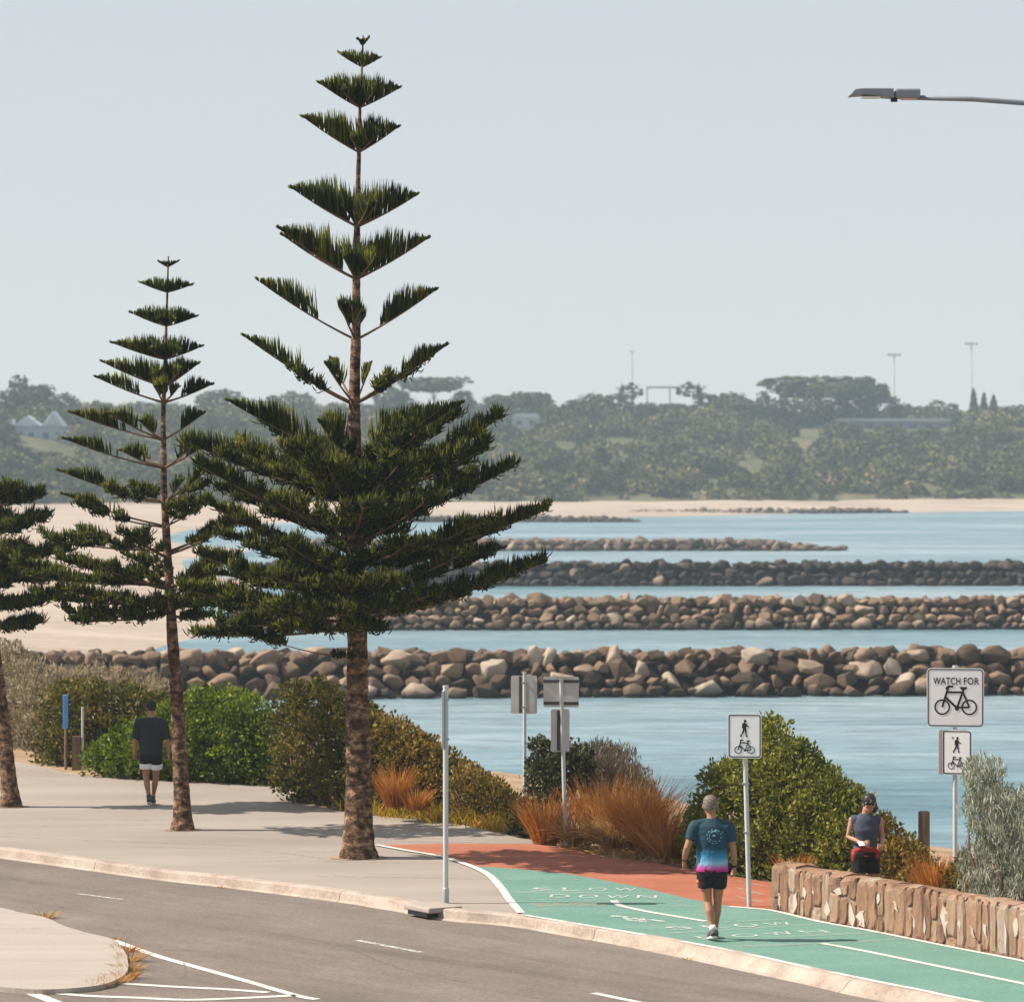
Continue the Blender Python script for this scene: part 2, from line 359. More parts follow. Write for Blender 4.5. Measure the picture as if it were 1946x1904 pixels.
# people
M['skin'] = mat_plain('tanned_skin', (0.336, 0.172, 0.1), 0.5, var=0.08)
M['skin_pale'] = mat_plain('light_tan_skin', (0.4, 0.216, 0.136), 0.5, var=0.08)  # lighter skin tone of the woman
M['hair_grey'] = mat_noise('short_grey_hair', [(0.38, (.055, .043, .036)), (0.62, (.25, .21, .175))], 70, 0.85, 3, None, 0.6, 0.01)
M['hair_black'] = mat_noise('black_hair', [(0.3, (.008, .007, .007)), (0.7, (.03, .025, .022))], 50, 0.45, 3, None, 0.3, 0.005)
M['cloth_black'] = mat_plain('black_cloth', (.010, .010, .012), 0.85)
M['cloth_char'] = mat_plain('charcoal_cloth', (.022, .026, .032), 0.85)
M['cloth_grey'] = mat_plain('slate_cloth', (.055, .065, .090), 0.85)
M['cloth_white'] = mat_plain('white_cloth', (.72, .72, .74), 0.85)
M['cloth_red'] = mat_plain('red_cloth', (.30, .03, .025), 0.8)
M['cap_green'] = mat_plain('dark_cap', (.010, .022, .017), 0.8)
M['shoe'] = mat_plain('grey_shoe', (.075, .075, .085), 0.7)
M['sole'] = mat_plain('white_sole', (.70, .69, .66), 0.6)
M['sock'] = mat_plain('pale_sock', (.66, .66, .64), 0.9)
M['emblem'] = mat_plain('pale_blue_print', (.16, .36, .46), 0.8)
M['bag'] = mat_plain('orange_bag', (.50, .16, .05), 0.7)
M['glasses'] = mat_plain('dark_lens', (.01, .008, .008), 0.15)
M['phone'] = mat_plain('pale_phone', (.55, .58, .65), 0.3)
M['eye'] = mat_plain('eye', (.05, .035, .03), 0.2)
def mat_shirt():
    m, nt, b = new_mat('gradient_shirt')
    tc = nt.nodes.new('ShaderNodeTexCoord'); sx = nt.nodes.new('ShaderNodeSeparateXYZ')
    nt.links.new(tc.outputs['Object'], sx.inputs[0])
    n = tex_noise(nt, 3.5, 2, 0.5, tc.outputs['Object'])
    ad = nt.nodes.new('ShaderNodeMath'); ad.operation = 'MULTIPLY_ADD'
    nt.links.new(n.outputs['Fac'], ad.inputs[0]); ad.inputs[1].default_value = 0.05; nt.links.new(sx.outputs['Z'], ad.inputs[2])
    mr = nt.nodes.new('ShaderNodeMapRange'); nt.links.new(ad.outputs[0], mr.inputs[0])
    mr.inputs[1].default_value = 0.82; mr.inputs[2].default_value = 1.55
    r = ramp(nt, [(0.0, (.46, .008, .17)), (0.13, (.44, .010, .20)), (0.195, (.36, .13, .36)), (0.25, (.20, .42, .58)), (0.36, (.028, .20, .36)), (0.50, (.008, .045, .085)), (1.0, (.010, .038, .054))])
    nt.links.new(mr.outputs[0], r.inputs['Fac']); nt.links.new(r.outputs['Color'], b.inputs['Base Color'])
    b.inputs['Roughness'].default_value = 0.75; return m
M['shirt'] = mat_shirt()

# water
def mat_water():
    m, nt, b = new_mat('sea_water')
    g = nt.nodes.new('ShaderNodeNewGeometry')
    sx = nt.nodes.new('ShaderNodeSeparateXYZ'); nt.links.new(g.outputs['Position'], sx.inputs[0])
    big = tex_noise(nt, 0.05, 5, 0.6, None, (0.35, 1.0, 1))
    r = ramp(nt, [(0.34, (.065, .15, .185)), (0.5, (.13, .22, .255)), (0.64, (.225, .30, .33))])
    nt.links.new(big.outputs['Fac'], r.inputs['Fac'])
    n2 = tex_noise(nt, 1.1, 5, 0.65, None, (0.28, 1.0, 1))
    r2 = ramp(nt, [(0.36, (.66,) * 3), (0.62, (1.3,) * 3)]); nt.links.new(n2.outputs['Fac'], r2.inputs['Fac'])
    c = mixc(nt, r.outputs['Color'], r2.outputs['Color'], 0.8, 'MULTIPLY')
    nt.links.new(c, b.inputs['Base Color'])
    b.inputs['Roughness'].default_value = 0.32; b.inputs['IOR'].default_value = 1.33; b.inputs['Specular IOR Level'].default_value = 0.5
    n3 = tex_noise(nt, 0.8, 6, 0.6, None, (0.45, 1.0, 1)); bump(nt, b, n3.outputs['Fac'], 0.9, 0.35)
    return m
M['water'] = mat_water()
M['foam'] = worn_paint('shore_foam', (.80, .80, .77), 0.35, 0.6)

# ------------------------------------------------------------------ foliage helpers
def leaves_mesh(name, c, axis, size, aspect=0.5, r=rng):
    n = len(c)
    u = norm(axis) * (size * r.uniform(0.7, 1.3, n))[:, None]
    w = norm(np.cross(u, r.normal(size=(n, 3)))) * (np.linalg.norm(u, axis=1) * aspect)[:, None]
    nn = norm(np.cross(u, w)) * (np.linalg.norm(w, axis=1) * 0.45)[:, None]
    V = np.stack([c - u, c + w + nn, c + u, c - w + nn], 1).reshape(-1, 3)
    i = np.arange(n)[:, None] * 4
    T = np.concatenate([i + np.array([[0, 1, 2]]), i + np.array([[0, 2, 3]])])
    return fast_mesh(name, V, None, T)
def strands_arrays(b, d, L, rad, bend):
    n = len(b); d = norm(d)
    ref = rng.normal(size=(n, 3)); x = norm(np.cross(d, ref)); y = np.cross(d, x)
    p1 = b + d * (L * 0.55)[:, None]; p2 = b + d * L[:, None] + bend
    V = []
    for k in range(3):
        a = 2 * math.pi * k / 3
        V.append(b + (x * math.cos(a) + y * math.sin(a)) * (rad * 0.7)[:, None])
    for k in range(3):
        a = 2 * math.pi * k / 3
        V.append(p1 + (x * math.cos(a) + y * math.sin(a)) * rad[:, None])
    V.append(p2)
    return np.stack(V, 1).reshape(-1, 3)
def strands_mesh(name, V):
    n = len(V) // 7; i = np.arange(n)[:, None] * 7
    Q = np.concatenate([i + np.array([[k, (k + 1) % 3, 3 + (k + 1) % 3, 3 + k]]) for k in range(3)])
    T = np.concatenate([i + np.array([[3 + k, 3 + (k + 1) % 3, 6]]) for k in range(3)])
    return fast_mesh(name, V, Q, T)
def blades_mesh(name, base, d0, L, width, droop, seg=4):
    n = len(base); d0 = norm(d0); side = norm(np.cross(d0, UP + rng.normal(0, .4, (n, 3)))); V = []
    out = d0.copy(); out[:, 2] = 0
    for k in range(seg + 1):
        t = k / seg
        p = base + d0 * (L * t)[:, None] + (norm(out) * 0.35 - UP * 0.75) * (droop * L * t * t)[:, None]
        w = side * (width * (1 - t * 0.85))[:, None]
        V += [p - w, p + w]
    V = np.stack(V, 1).reshape(-1, 3); m = 2 * (seg + 1); i = np.arange(n)[:, None] * m
    Q = np.concatenate([i + np.array([[2 * k, 2 * k + 1, 2 * k + 3, 2 * k + 2]]) for k in range(seg)])
    return fast_mesh(name, V, Q, None)

def in_poly(p, poly):
    x, y = p[:, 0], p[:, 1]; ins = np.zeros(len(p), bool); n = len(poly)
    for i in range(n):
        x1, y1 = poly[i]; x2, y2 = poly[(i + 1) % n]
        c = ((y1 > y) != (y2 > y)) & (x < (x2 - x1) * (y - y1) / (y2 - y1 + 1e-12) + x1); ins ^= c
    return ins
def dist_poly(p, poly):
    d = np.full(len(p), 1e9); n = len(poly)
    for i in range(n):
        a = np.array(poly[i], float); b = np.array(poly[(i + 1) % n], float); ab = b - a
        t = np.clip(((p - a) @ ab) / (ab @ ab + 1e-9), 0, 1)
        d = np.minimum(d, np.linalg.norm(p - (a + t[:, None] * ab), axis=1))
    return d
def bush(name, poly, xy, thick, nclump, cr, nleaf, size, aspect, mat, label, cat, group=None, upright=0.25, rough=0.0):
    """a shrub with real depth: the outline gives its height and width, thick its depth in metres"""
    xa, Ya, xb, Yb = xy
    poly = [tuple(p) for p in poly]; pa = np.array(poly, float)
    lo, hi = pa.min(0), pa.max(0)
    pts = []
    while sum(map(len, pts)) < nclump:
        q = rng.uniform(lo, hi, (nclump * 2, 2)); q = q[in_poly(q, poly)]; pts.append(q[dist_poly(q, poly) > cr * .30 * F / ((Ya + Yb) / 2)])
    q = np.concatenate(pts)[:nclump]
    px_m = F / ((Ya + Yb) / 2)
    e = dist_poly(q, poly) / px_m
    R = thick * 0.5
    hd = R * np.sqrt(np.clip(1 - (1 - np.clip(e / (R * 0.9), 0, 1)) ** 2, 0, 1))
    u = rng.uniform(-1, 1, nclump); u = np.sign(u) * np.abs(u) ** 0.45
    Y0 = Ya + (Yb - Ya) * (q[:, 0] - xa) / (xb - xa)
    Y = Y0 + u * hd
    c = np.stack([(q[:, 0] - CX) / F * Y0, Y, HC - (q[:, 1] - HY) / F * Y0], 1)
    cen = c.mean(0)
    rr = cr * rng.uniform(0.6, 1.35, nclump)
    dirs = norm(rng.normal(size=(nclump, nleaf, 3)) + np.array([0, 0, 0.25]))
    rad = rng.uniform(0.25, 1, (nclump, nleaf)) ** 0.5
    L = (c[:, None, :] + dirs * (rr[:, None] * rad)[..., None] * np.array([1, 1, 0.85])).reshape(-1, 3)
    ax = dirs.reshape(-1, 3) * (1 - upright) + UP * upright * 1.6 + rng.normal(0, 0.45, L.shape)
    L[:, 2] = np.maximum(L[:, 2], c[:, 2].min() - 0.1)
    base_z = c[:, 2].min()
    root = empty(name, (cen[0], cen[1], base_z), label, cat, group)
    off = np.array([cen[0], cen[1], base_z])
    link('foliage', leaves_mesh('foliage', L - off, ax, size, aspect), mat, root)
    sm = MB()
    for k in rng.choice(nclump, min(26, nclump), replace=False):
        t = c[k] - off; b0 = np.array([t[0] * 0.6, t[1] * 0.5, 0.0]); mid = (b0 + t) / 2 + rng.normal(0, 0.08, 3)
        sm.tube([b0, mid, t], [0.022, 0.014, 0.006], 5)
    sm.build('stems', M['bark_young'], root)
    return root
def tuft(name, x, y, Y, hpx, spread, n, mat, label, group=None, lean=(0, 0), wid=0.007, droop=0.45, cat='grass clump', rbase=0.16):
    p = P(x, y, Y); h = hpx / F * Y; n = int(n * 1.5)
    root = empty(name, tuple(p), label, cat, group)
    a = rng.uniform(0, 2 * math.pi, n); rr = rbase * np.sqrt(rng.uniform(0, 1, n))
    base = np.stack([rr * np.cos(a), rr * np.sin(a), np.full(n, -0.03)], 1)
    s = spread * np.sqrt(rng.uniform(0, 1, n))
    d = np.stack([np.cos(a) * s + lean[0], np.sin(a) * s + lean[1], np.ones(n)], 1) + rng.normal(0, .08, (n, 3))
    L = h * rng.uniform(0.55, 1.15, n) * np.sqrt(1 + s * s * 0.5)
    link('blades', blades_mesh('blades', base, d, L, np.full(n, wid * 1.35) * rng.uniform(.6, 1.3, n), rng.uniform(.3, 1, n) * droop), mat, root)
    return root

# ------------------------------------------------------------------ camera, light, sky
cam = bpy.data.cameras.new('camera'); cam_o = bpy.data.objects.new('camera', cam); COL.objects.link(cam_o)
cam_o.location = (0, 0, HC); cam_o.rotation_euler = (math.pi / 2, 0, 0)
cam.sensor_width = 36; cam.lens = F / 1946 * 36; cam.shift_y = -(952 - HY) / 1946
cam.clip_end = 8000; cam.clip_start = 0.5
cam.dof.use_dof = True; cam.dof.focus_distance = 52; cam.dof.aperture_fstop = 3.2
SC.camera = cam_o

EL = math.radians(45); LD = norm(np.array([math.cos(EL), -math.cos(EL) * 0.02, -math.sin(EL)]))
sun = bpy.data.lights.new('sun', 'SUN'); sun.energy = 5.0; sun.angle = math.radians(0.53); sun.color = (1.0, 0.90, 0.78)
sun_o = bpy.data.objects.new('sun', sun); COL.objects.link(sun_o)
sun_o.rotation_euler = Vector(LD).to_track_quat('-Z', 'Y').to_euler()
w = bpy.data.worlds.new('World'); SC.world = w; w.use_nodes = True
nt = w.node_tree; bg = nt.nodes['Background']
sky = nt.nodes.new('ShaderNodeTexSky'); sky.sky_type = 'NISHITA'; sky.sun_disc = False
sky.sun_elevation = EL; sky.sun_rotation = math.atan2(-LD[0], -LD[1])
sky.air_density = 1.0; sky.dust_density = 0.2; sky.ozone_density = 2.5
veil = mixc(nt, sky.outputs['Color'], (5.25, 5.3, 5.45), 0.80)     # thin high cloud that whitens the whole sky
nt.links.new(veil, bg.inputs['Color']); bg.inputs['Strength'].default_value = 0.078
SC.view_settings.view_transform = 'Standard'; SC.view_settings.look = 'None'
SC.view_settings.exposure = 0.75; SC.view_settings.gamma = 1.0
#PART2
# ================================================================== SETTING
def struct(o): o['kind'] = 'structure'; return o
def gp(pts, z=0.0): return [G(x, y, z) for x, y in pts]

kerb_top_px = [(0, 1608.7), (144, 1628), (281, 1647), (372, 1658), (457, 1667), (635, 1689), (755, 1705.6), (867, 1727), (993, 1738), (1114, 1758), (1244, 1779), (1390, 1806), (1504, 1831), (1647, 1861), (1761, 1883), (1847, 1901)]
kerb_bot_px = [(0, 1628), (131, 1644), (261, 1661.5), (369, 1678), (522, 1697.5), (635, 1712), (755, 1732), (862, 1746), (996, 1764), (1123, 1786), (1254, 1811), (1390, 1840), (1547, 1874), (1636, 1896), (1700, 1911)]
def ext(line, a, b):
    return [np.array([*p, 0.0]) for p in a] + [np.array([p[0], p[1], 0.0]) for p in line] + [np.array([*p, 0.0]) for p in b]
def resample(line, n):
    line = np.array(line); s = np.concatenate([[0], np.cumsum(np.linalg.norm(np.diff(line[:, :2], axis=0), axis=1))])
    q = np.linspace(0, s[-1], n); return np.stack([np.interp(q, s, line[:, k]) for k in range(line.shape[1])], 1)
KU = ext(gp(kerb_top_px), [(-34, 90), (-20, 72.5), (-12, 63.2)], [(7.6, 37.6), (11.5, 30.5), (17, 20)])
KB = ext(gp(kerb_bot_px, ZR), [(-34.3, 89.4), (-20.3, 72.0), (-12.25, 62.75)], [(7.0, 37.2), (10.9, 30.1), (16.3, 19.8)])
KU = smooth_line(KU, 6); KB = smooth_line(KB, 6)
# make the two kerb lines correspond point by point
KUr = resample(KU, 240)
kb = np.array(KB)
def nearest_on(line, p):
    a = line[:-1, :2]; b = line[1:, :2]; ab = b - a
    t = np.clip(((p - a) * ab).sum(1) / ((ab * ab).sum(1) + 1e-9), 0, 1); q = a + ab * t[:, None]
    return q[np.argmin(np.linalg.norm(q - p, axis=1))]
KBr = np.array([nearest_on(kb, p[:2]) for p in KUr])

bound_px = [(0, 1440), (75, 1455), (160, 1474), (330, 1484), (525, 1491), (600, 1530), (700, 1549), (850, 1562), (960, 1586), (1068, 1610), (1146, 1627), (1244, 1638), (1284, 1648), (1390, 1664), (1453, 1674)]
BD = ext(gp(bound_px), [(-44, 140), (-30, 114), (-20, 95), (-14, 83)], [(5.3, 51.6), (6.6, 49.6), (8.6, 46.0), (13.6, 36.8), (21, 24)])
BD = smooth_line(BD, 5)

# --- ground bank falling from the promenade to the sea
prof = [(-4, -0.2), (-0.6, -0.06), (0, -0.03), (1.2, -0.05), (3, -0.25), (6, -0.8), (10, -1.5), (16, -2.4), (24, -3.4), (32, -4.3), (44, -5.5), (60, -7)]
bdr = resample(BD, 110); mb = MB(); vs = []
for i, p in enumerate(bdr):
    d = norm(bdr[min(i + 2, 109)][:2] - bdr[max(i - 2, 0)][:2]); nn = np.array([-d[1], d[0]])
    if nn[0] < 0: nn = -nn
    nn = norm(nn * 0.6 + np.array([0.45, 0.55]) * 0.4)
    for off, z in prof:
        q = p[:2] + nn * off
        vs.append((q[0], q[1], z + (mnoise.noise(Vector((q[0] * .5, q[1] * .5, 0))) * 0.12 if off > 0.5 else 0)))
k = len(prof)
mb.add(vs, [(i * k + j, (i + 1) * k + j, (i + 1) * k + j + 1, i * k + j + 1) for i in range(109) for j in range(k - 1)])
struct(mb.build('bank', M['soil'], smooth=True))

# --- sea
mb = MB(); mb.add([(-2500, 58, ZW), (2500, 58, ZW), (2500, 6000, ZW), (-2500, 6000, ZW)], [(0, 1, 2, 3)])
struct(mb.build('sea', M['water']))

# --- beach
shore = [(-9, 140), (-13, 160), (-16.5, 178), (-18.5, 195), (-16.3, 216), (-15, 226), (-20, 245), (-22, 270), (-18, 296), (-19, 305), (-27, 330), (-31.5, 370), (-28, 402), (-29, 415), (-40, 450), (-44, 520), (-38, 570), (-22, 606), (-4, 622), (22, 640), (45, 668), (62, 685), (97, 707), (150, 720), (260, 728)]
inland = [(-60, 120), (-62, 160), (-66, 178), (-70, 195), (-72, 216), (-74, 226), (-78, 245), (-80, 270), (-84, 296), (-86, 305), (-90, 330), (-95, 370), (-100, 402), (-104, 415), (-110, 450), (-118, 520), (-122, 590), (-86, 668), (-52, 690), (0, 706), (40, 722), (62, 732), (97, 742), (150, 752), (260, 760)]
S = np.array(smooth_line([np.array(p + (0,), float) for p in shore], 5)); I = np.array(smooth_line([np.array(p + (0,), float) for p in inland], 5))
vs = []; rows = [(-0.12, -4.6), (0.0, -4.02), (0.06, -3.86), (0.2, -3.5), (0.5, -3.0), (1.0, -2.2), (1.15, -2.0)]
for a, b in zip(S, I):
    for t, z in rows:
        q = a + (b - a) * t
        if t < 0: q = a + norm(b - a) * -6
        vs.append((q[0], q[1], z + mnoise.noise(Vector((q[0] * .06, q[1] * .06, 3))) * (0.25 if t > .1 else 0.02)))
k = len(rows); mb = MB()
mb.add(vs, [(i * k + j, (i + 1) * k + j, (i + 1) * k + j + 1, i * k + j + 1) for i in range(len(S) - 1) for j in range(k - 1)])
struct(mb.build('beach', M['sand'], smooth=True))
# --- far hills
hb = [(-320, 600), (-200, 620), (-122, 600), (-86, 668), (-52, 690), (0, 706), (40, 722), (62, 732), (97, 742), (150, 752), (260, 760), (420, 780)]
HB = resample(smooth_line([np.array(p + (0,), float) for p in hb], 6), 120)
hp = [(-6, -3.4), (0, -2.4), (14, -0.5), (40, 2.6), (70, 5.5), (110, 9.5), (150, 12.5), (190, 13.6), (260, 14), (420, 13)]
def hill_z(off): return float(np.interp(off, [h[0] for h in hp], [h[1] for h in hp]))
def hill_pt(px, off):        # a point on the hill on the sight line px, `off` metres behind the hill foot
    Y = 700.0
    for _ in range(12):
        X = (px - CX) / F * Y
        Y = float(np.interp(X, HB[:, 0], HB[:, 1])) + off
    return np.array([(px - CX) / F * Y, Y, hill_z(off)])
vs = []
for p in HB:
    for off, z in hp:
        vs.append((p[0], p[1] + off, z + mnoise.noise(Vector((p[0] * .03, (p[1] + off) * .03, 7))) * (1.6 if off > 20 else 0.3)))
k = len(hp); mb = MB()
mb.add(vs, [(i * k + j, (i + 1) * k + j, (i + 1) * k + j + 1, i * k + j + 1) for i in range(119) for j in range(k - 1)])
struct(mb.build('hills', M['hill'], smooth=True))

# --- promenade, road, kerb, paths
foot = [p for p in KUr] + [p for p in resample(BD, 160)][::-1]
footpath = struct(flat_poly('footpath', foot, 0.0, M['concrete'], depth=0.5))
roadp = [(p[0], p[1]) for p in KBr] + [(40, 12), (60, -60), (-80, -60), (-80, 92)]
road = struct(flat_poly('road', [(p[0] + 0.32, p[1] + 0.4) for p in KBr] + roadp[-4:], ZR, M['asphalt']))
mb = MB(); seglen = 0; n = len(KUr)
def kerb_row(i):
    u = KUr[i][:2]; b = KBr[i]; v = b - u; L = np.linalg.norm(v)
    tg = norm(KUr[min(i + 1, n - 1)][:2] - KUr[max(i - 1, 0)][:2]); nr = np.array([tg[1], -tg[0]])
    if nr[1] > 0: nr = -nr
    L = min(max(L, 0.25), 0.36); v = nr * L; wv = mnoise.noise(Vector((u[0] * 1.3, u[1] * 1.3, 0))) * 0.012
    return [(*(u - v / L * 0.02), -0.05), (*u, 0.014 + wv), (*(u + v / L * 0.15), 0.012 + wv), (*(u + v / L * 0.19), -0.004 + wv), (*(u + v * .85), -0.105), (*(u + v * 1.0), -0.122 + wv * .5), (*(u + v * 1.04), -0.15)]
step = 15
for s in range(0, n - 1, step):
    e = min(s + step, n - 1); rows_ = [kerb_row(i) for i in range(s, e + 1)]
    if e < n - 1:
        d = norm(np.array(rows_[-1]) - np.array(rows_[-2])) * 0.012; rows_[-1] = [tuple(np.array(p) - d[j]) for j, p in enumerate(rows_[-1])]
    vs = [p for r_ in rows_ for p in r_]; k = 7
    fs = [(i * k + j, i * k + j + 1, (i + 1) * k + j + 1, (i + 1) * k + j) for i in range(len(rows_) - 1) for j in range(k - 1)]
    fs += [tuple(range(k)), tuple((len(rows_) - 1) * k + j for j in range(k - 1, -1, -1))]
    mb.add(vs, fs)
struct(mb.build('kerb', M['kerb']))

edge_curve = [(713.5, 1606), (773, 1617), (839, 1628.6), (893, 1646), (928, 1663), (950.6, 1686), (967.7, 1710), (990, 1736)]
wall_line = [(1390, 1723), (1427, 1726), (1476, 1731.5), (1561, 1751.5), (1647, 1767), (1733, 1784), (1819, 1801.5), (1946, 1826)]
wl = gp(wall_line); wl_ext = wl + [np.array([7.35, 42.8, 0]), np.array([9.5, 38.7, 0])]
red_top = [(765, 1605), (839, 1603), (1016, 1604), (1068, 1611), (1146, 1628), (1244, 1639), (1284, 1649), (1390, 1665), (1453, 1675)]
redp = gp([(720, 1605.5)] + red_top) + [np.array([5.2, 51.4, 0]), np.array([6.4, 49.3, 0]), np.array([8.3, 45.8, 0])] + [np.array([7.35, 42.8, 0])] + wl[::-1] + gp([(1368, 1722), (1310, 1711), (1228, 1692), (1146, 1676), (1081, 1664), (983, 1655), (893, 1646), (839, 1628.6), (773, 1617)])
red = struct(flat_poly('red_path', redp, 0.006, M['red']))
greenp = gp(edge_curve[3:]) + [p + np.array([0, 0, 0]) for p in gp([(993, 1738), (1114, 1757.5), (1244, 1778.5), (1390, 1805), (1504, 1830), (1647, 1860), (1761, 1882), (1847, 1900)])] + [np.array([7.6, 37.65, 0]), np.array([9.5, 38.7, 0]), np.array([7.35, 42.8, 0])] + wl[::-1] + gp([(1368, 1720), (1310, 1709), (1228, 1689), (1146, 1673), (1081, 1661.5), (983, 1652)])
green = struct(flat_poly('cycle_path', greenp, 0.011, M['green']))
struct(flat_poly('red_path', gp([(-60, 1462), (0, 1459), (90, 1463), (135, 1472), (110, 1477), (0, 1474), (-60, 1476)]), 0.006, M['stain']))

ZL = 0.016
mb = MB()
strip(mb, smooth_line(gp(edge_curve), 6), 0.11, ZL)
strip(mb, smooth_line(gp([(996, 1740), (1114, 1759.5), (1244, 1781), (1390, 1807.5), (1504, 1832.5), (1647, 1862.5), (1761, 1885), (1847, 1903)]) + [np.array([7.6, 37.75, 0])], 5), 0.09, ZL)
strip(mb, smooth_line([p + np.array([-.03, -.05, 0]) for p in wl_ext], 5), 0.09, ZL)
strip(mb, smooth_line(gp([(1166, 1712), (1179, 1722), (1228, 1733), (1277, 1741.5), (1342, 1752)]), 5), 0.10, ZL)
strip(mb, smooth_line(gp([(1561, 1794), (1640, 1808), (1800, 1841), (1946, 1871), (2100, 1903)]), 4), 0.10, ZL)
mb.build('edge_line', M['paint'], green)
mb = MB()
for a, b, wdt in [((950, 1664), (1000, 1664.5), .07), ((962, 1672), (1140, 1673), .09), ((978, 1697), (1290, 1699), .10), ((984, 1710.5), (1296, 1715), .09), ((1186, 1764), (1385, 1753), .12), ((1385, 1753), (1545, 1746), .12), ((1260, 1776), (1560, 1757), .10), ((1475, 1782), (1690, 1773), .12), ((1410, 1802), (1735, 1785), .12), ((1390, 1800), (1560, 1795), .10)]:
    strip(mb, smooth_line(gp([a, b]), 4), wdt, ZL + 0.001)
mb.build('cross_line', M['faint'], green)
mb = MB(); strip(mb, gp([(1009, 1721), (1080, 1719), (1153, 1720)]), 0.45, ZL); mb.build('worn_line', M['stain'], green)
def flat_text(word, x0, y0, x1, y1, height, parent, mat):
    a = G(x0, y0); b = G(x1, y1); wv = b - a; W = np.linalg.norm(wv[:2]); ang = math.atan2(wv[1], wv[0])
    sp = W / len(word)
    for i, ch in enumerate(word):
        cu = bpy.data.curves.new('t', 'FONT'); cu.body = ch; cu.size = 1; cu.align_x = 'CENTER'
        o = bpy.data.objects.new('t', cu); COL.objects.link(o); dg = bpy.context.evaluated_depsgraph_get()
        me = bpy.data.meshes.new_from_object(o.evaluated_get(dg)); bpy.data.objects.remove(o); me.materials.clear()
        q = a + wv * ((i + 0.5) / len(word))
        xs = [v.co.x for v in me.vertices]; wd = max(xs) - min(xs)
        sx = sp * (0.78 if ch == 'W' else 0.68) / max(wd, .3) if ch != 'I' else sp * .5
        me.transform(Matrix.Translation((q[0], q[1], ZL + 0.002)) @ Matrix.Rotation(ang, 4, 'Z') @ Matrix.Diagonal((sx, height / 0.7, 1, 1)))
        link('painted_letter', me, mat, parent)
flat_text('SLOW', 1003, 1694, 1216, 1694.5, 0.36, green, M['worn'])
flat_text('DOWN', 1034, 1707, 1256, 1709, 0.36, green, M['worn'])
flat_text('SLOW', 1266, 1769, 1520, 1759, 0.32, green, M['worn'])
flat_text('DOWN', 1326, 1787.5, 1590, 1773, 0.32, green, M['worn'])
# worn bicycle stencil on the path
mb = MB()
def gl(a, b, wd): strip(mb, gp([a, b]), wd, ZL + 0.001)
gl((1160, 1742), (1185, 1743.5), .12); gl((1185, 1743), (1200, 1752), .08); gl((1200, 1752), (1230, 1751), .08); gl((1218, 1746), (1222, 1754), .1); gl((1235, 1749), (1262, 1753), .1); gl((1200, 1746), (1216, 1748), .1)
mb.build('bicycle_stencil', M['worn'], green)
mb = MB()
for x0 in (1241, 1262, 1284, 1300): strip(mb, gp([(x0, 1722), (x0 + 13, 1723)]), 0.2, ZL)
mb.build('worn_stencil', M['faint'], green)
# red path lines near the wall
mb = MB()
for a, b in [((1400, 1688), (1452, 1701)), ((1392, 1703), (1450, 1716)), ((1400, 1674), (1460, 1686)), ((1045, 1622), (1110, 1629)), ((1160, 1632), (1230, 1640))]:
    strip(mb, gp([a, b]), 0.09, 0.012)
mb.build('edge_line', M['faint'], red)
# footpath seams and worn marks
mb = MB()
for pts, wd in [([(0, 1569), (180, 1569), (345, 1567)], .07), ([(80, 1556), (300, 1560), (470, 1560)], .05), ([(0, 1590), (150, 1596), (330, 1603), (480, 1607)], .06), ([(380, 1640), (560, 1636), (760, 1640)], .05), ([(600, 1665), (800, 1668), (940, 1672)], .06), ([(250, 1610), (500, 1617), (660, 1640)], .04)]:
    strip(mb, smooth_line(gp(pts), 4), wd, 0.006)
mb.build('seam', M['dark_stain'], footpath)
mb = MB()
for pts, wd in [([(510, 1567), (560, 1571)], .5), ([(520, 1574), (640, 1576)], .25), ([(790, 1568), (880, 1580), (985, 1590)], .12), ([(380, 1488), (560, 1512), (700, 1536), (800, 1556)], .08), ([(565, 1616), (635, 1618)], .35), ([(30, 1475), (130, 1487)], .2), ([(80, 1468), (140, 1472)], .3), ([(765, 1598), (1000, 1601)], .2)]:
    strip(mb, smooth_line(gp(pts), 4), wd, 0.008)
mb.build('worn_mark', M['faint'], footpath)
# soil rings at the tree feet
def ring(px, r, name='soil'):
    c = G(*px); pts = [(c[0] + math.cos(a) * r * (1 + .25 * mnoise.noise(Vector((math.cos(a) * 2, math.sin(a) * 2, px[0])))) * 1.25, c[1] + math.sin(a) * r * (1 + .25 * mnoise.noise(Vector((math.cos(a) * 2, 3 + math.sin(a) * 2, px[0])))), 0) for a in np.linspace(0, 2 * math.pi, 28)[:-1]]
    struct(flat_poly(name, pts, 0.007, M['soil']))
ring((683, 1630), 0.33); ring((347, 1577), 0.24); ring((22, 1533), 0.24)

# --- near island, road markings
isl = [(-200, 1690), (0, 1724), (33, 1732), (85, 1742), (118, 1757), (163, 1771), (215, 1784), (235, 1804), (243, 1826), (242, 1843), (225, 1859), (183, 1872), (98, 1879), (29, 1877), (-60, 1866), (-200, 1845)]
ip = smooth_line(gp(isl, -0.07), 4)
struct(flat_poly('traffic_island', ip, -0.07, M['island'], depth=0.2))
mb = MB(); strip(mb, smooth_line(gp([(-30, 1764), (60, 1763.5), (118, 1762)], -0.07), 4), 0.04, -0.065); struct(mb.build('island_seam', M['dark_stain']))
ZM = ZR + 0.006
def rp(pts): return gp(pts, ZR)
mb = MB()
for pts, wd in [([(215, 1787), (294, 1815), (340, 1828.5), (450, 1859), (561, 1891), (603, 1899)], .12),
                ([(-60, 1850), (0, 1867), (50, 1884), (101, 1903), (150, 1925)], .16),
                ([(75, 1884), (160, 1892), (260, 1896), (359, 1900), (470, 1896), (562, 1891.5)], .14),
                ([(235, 1869), (330, 1875), (430, 1880), (510, 1886)], .13)]:
    strip(mb, smooth_line(rp(pts), 5), wd, ZM)
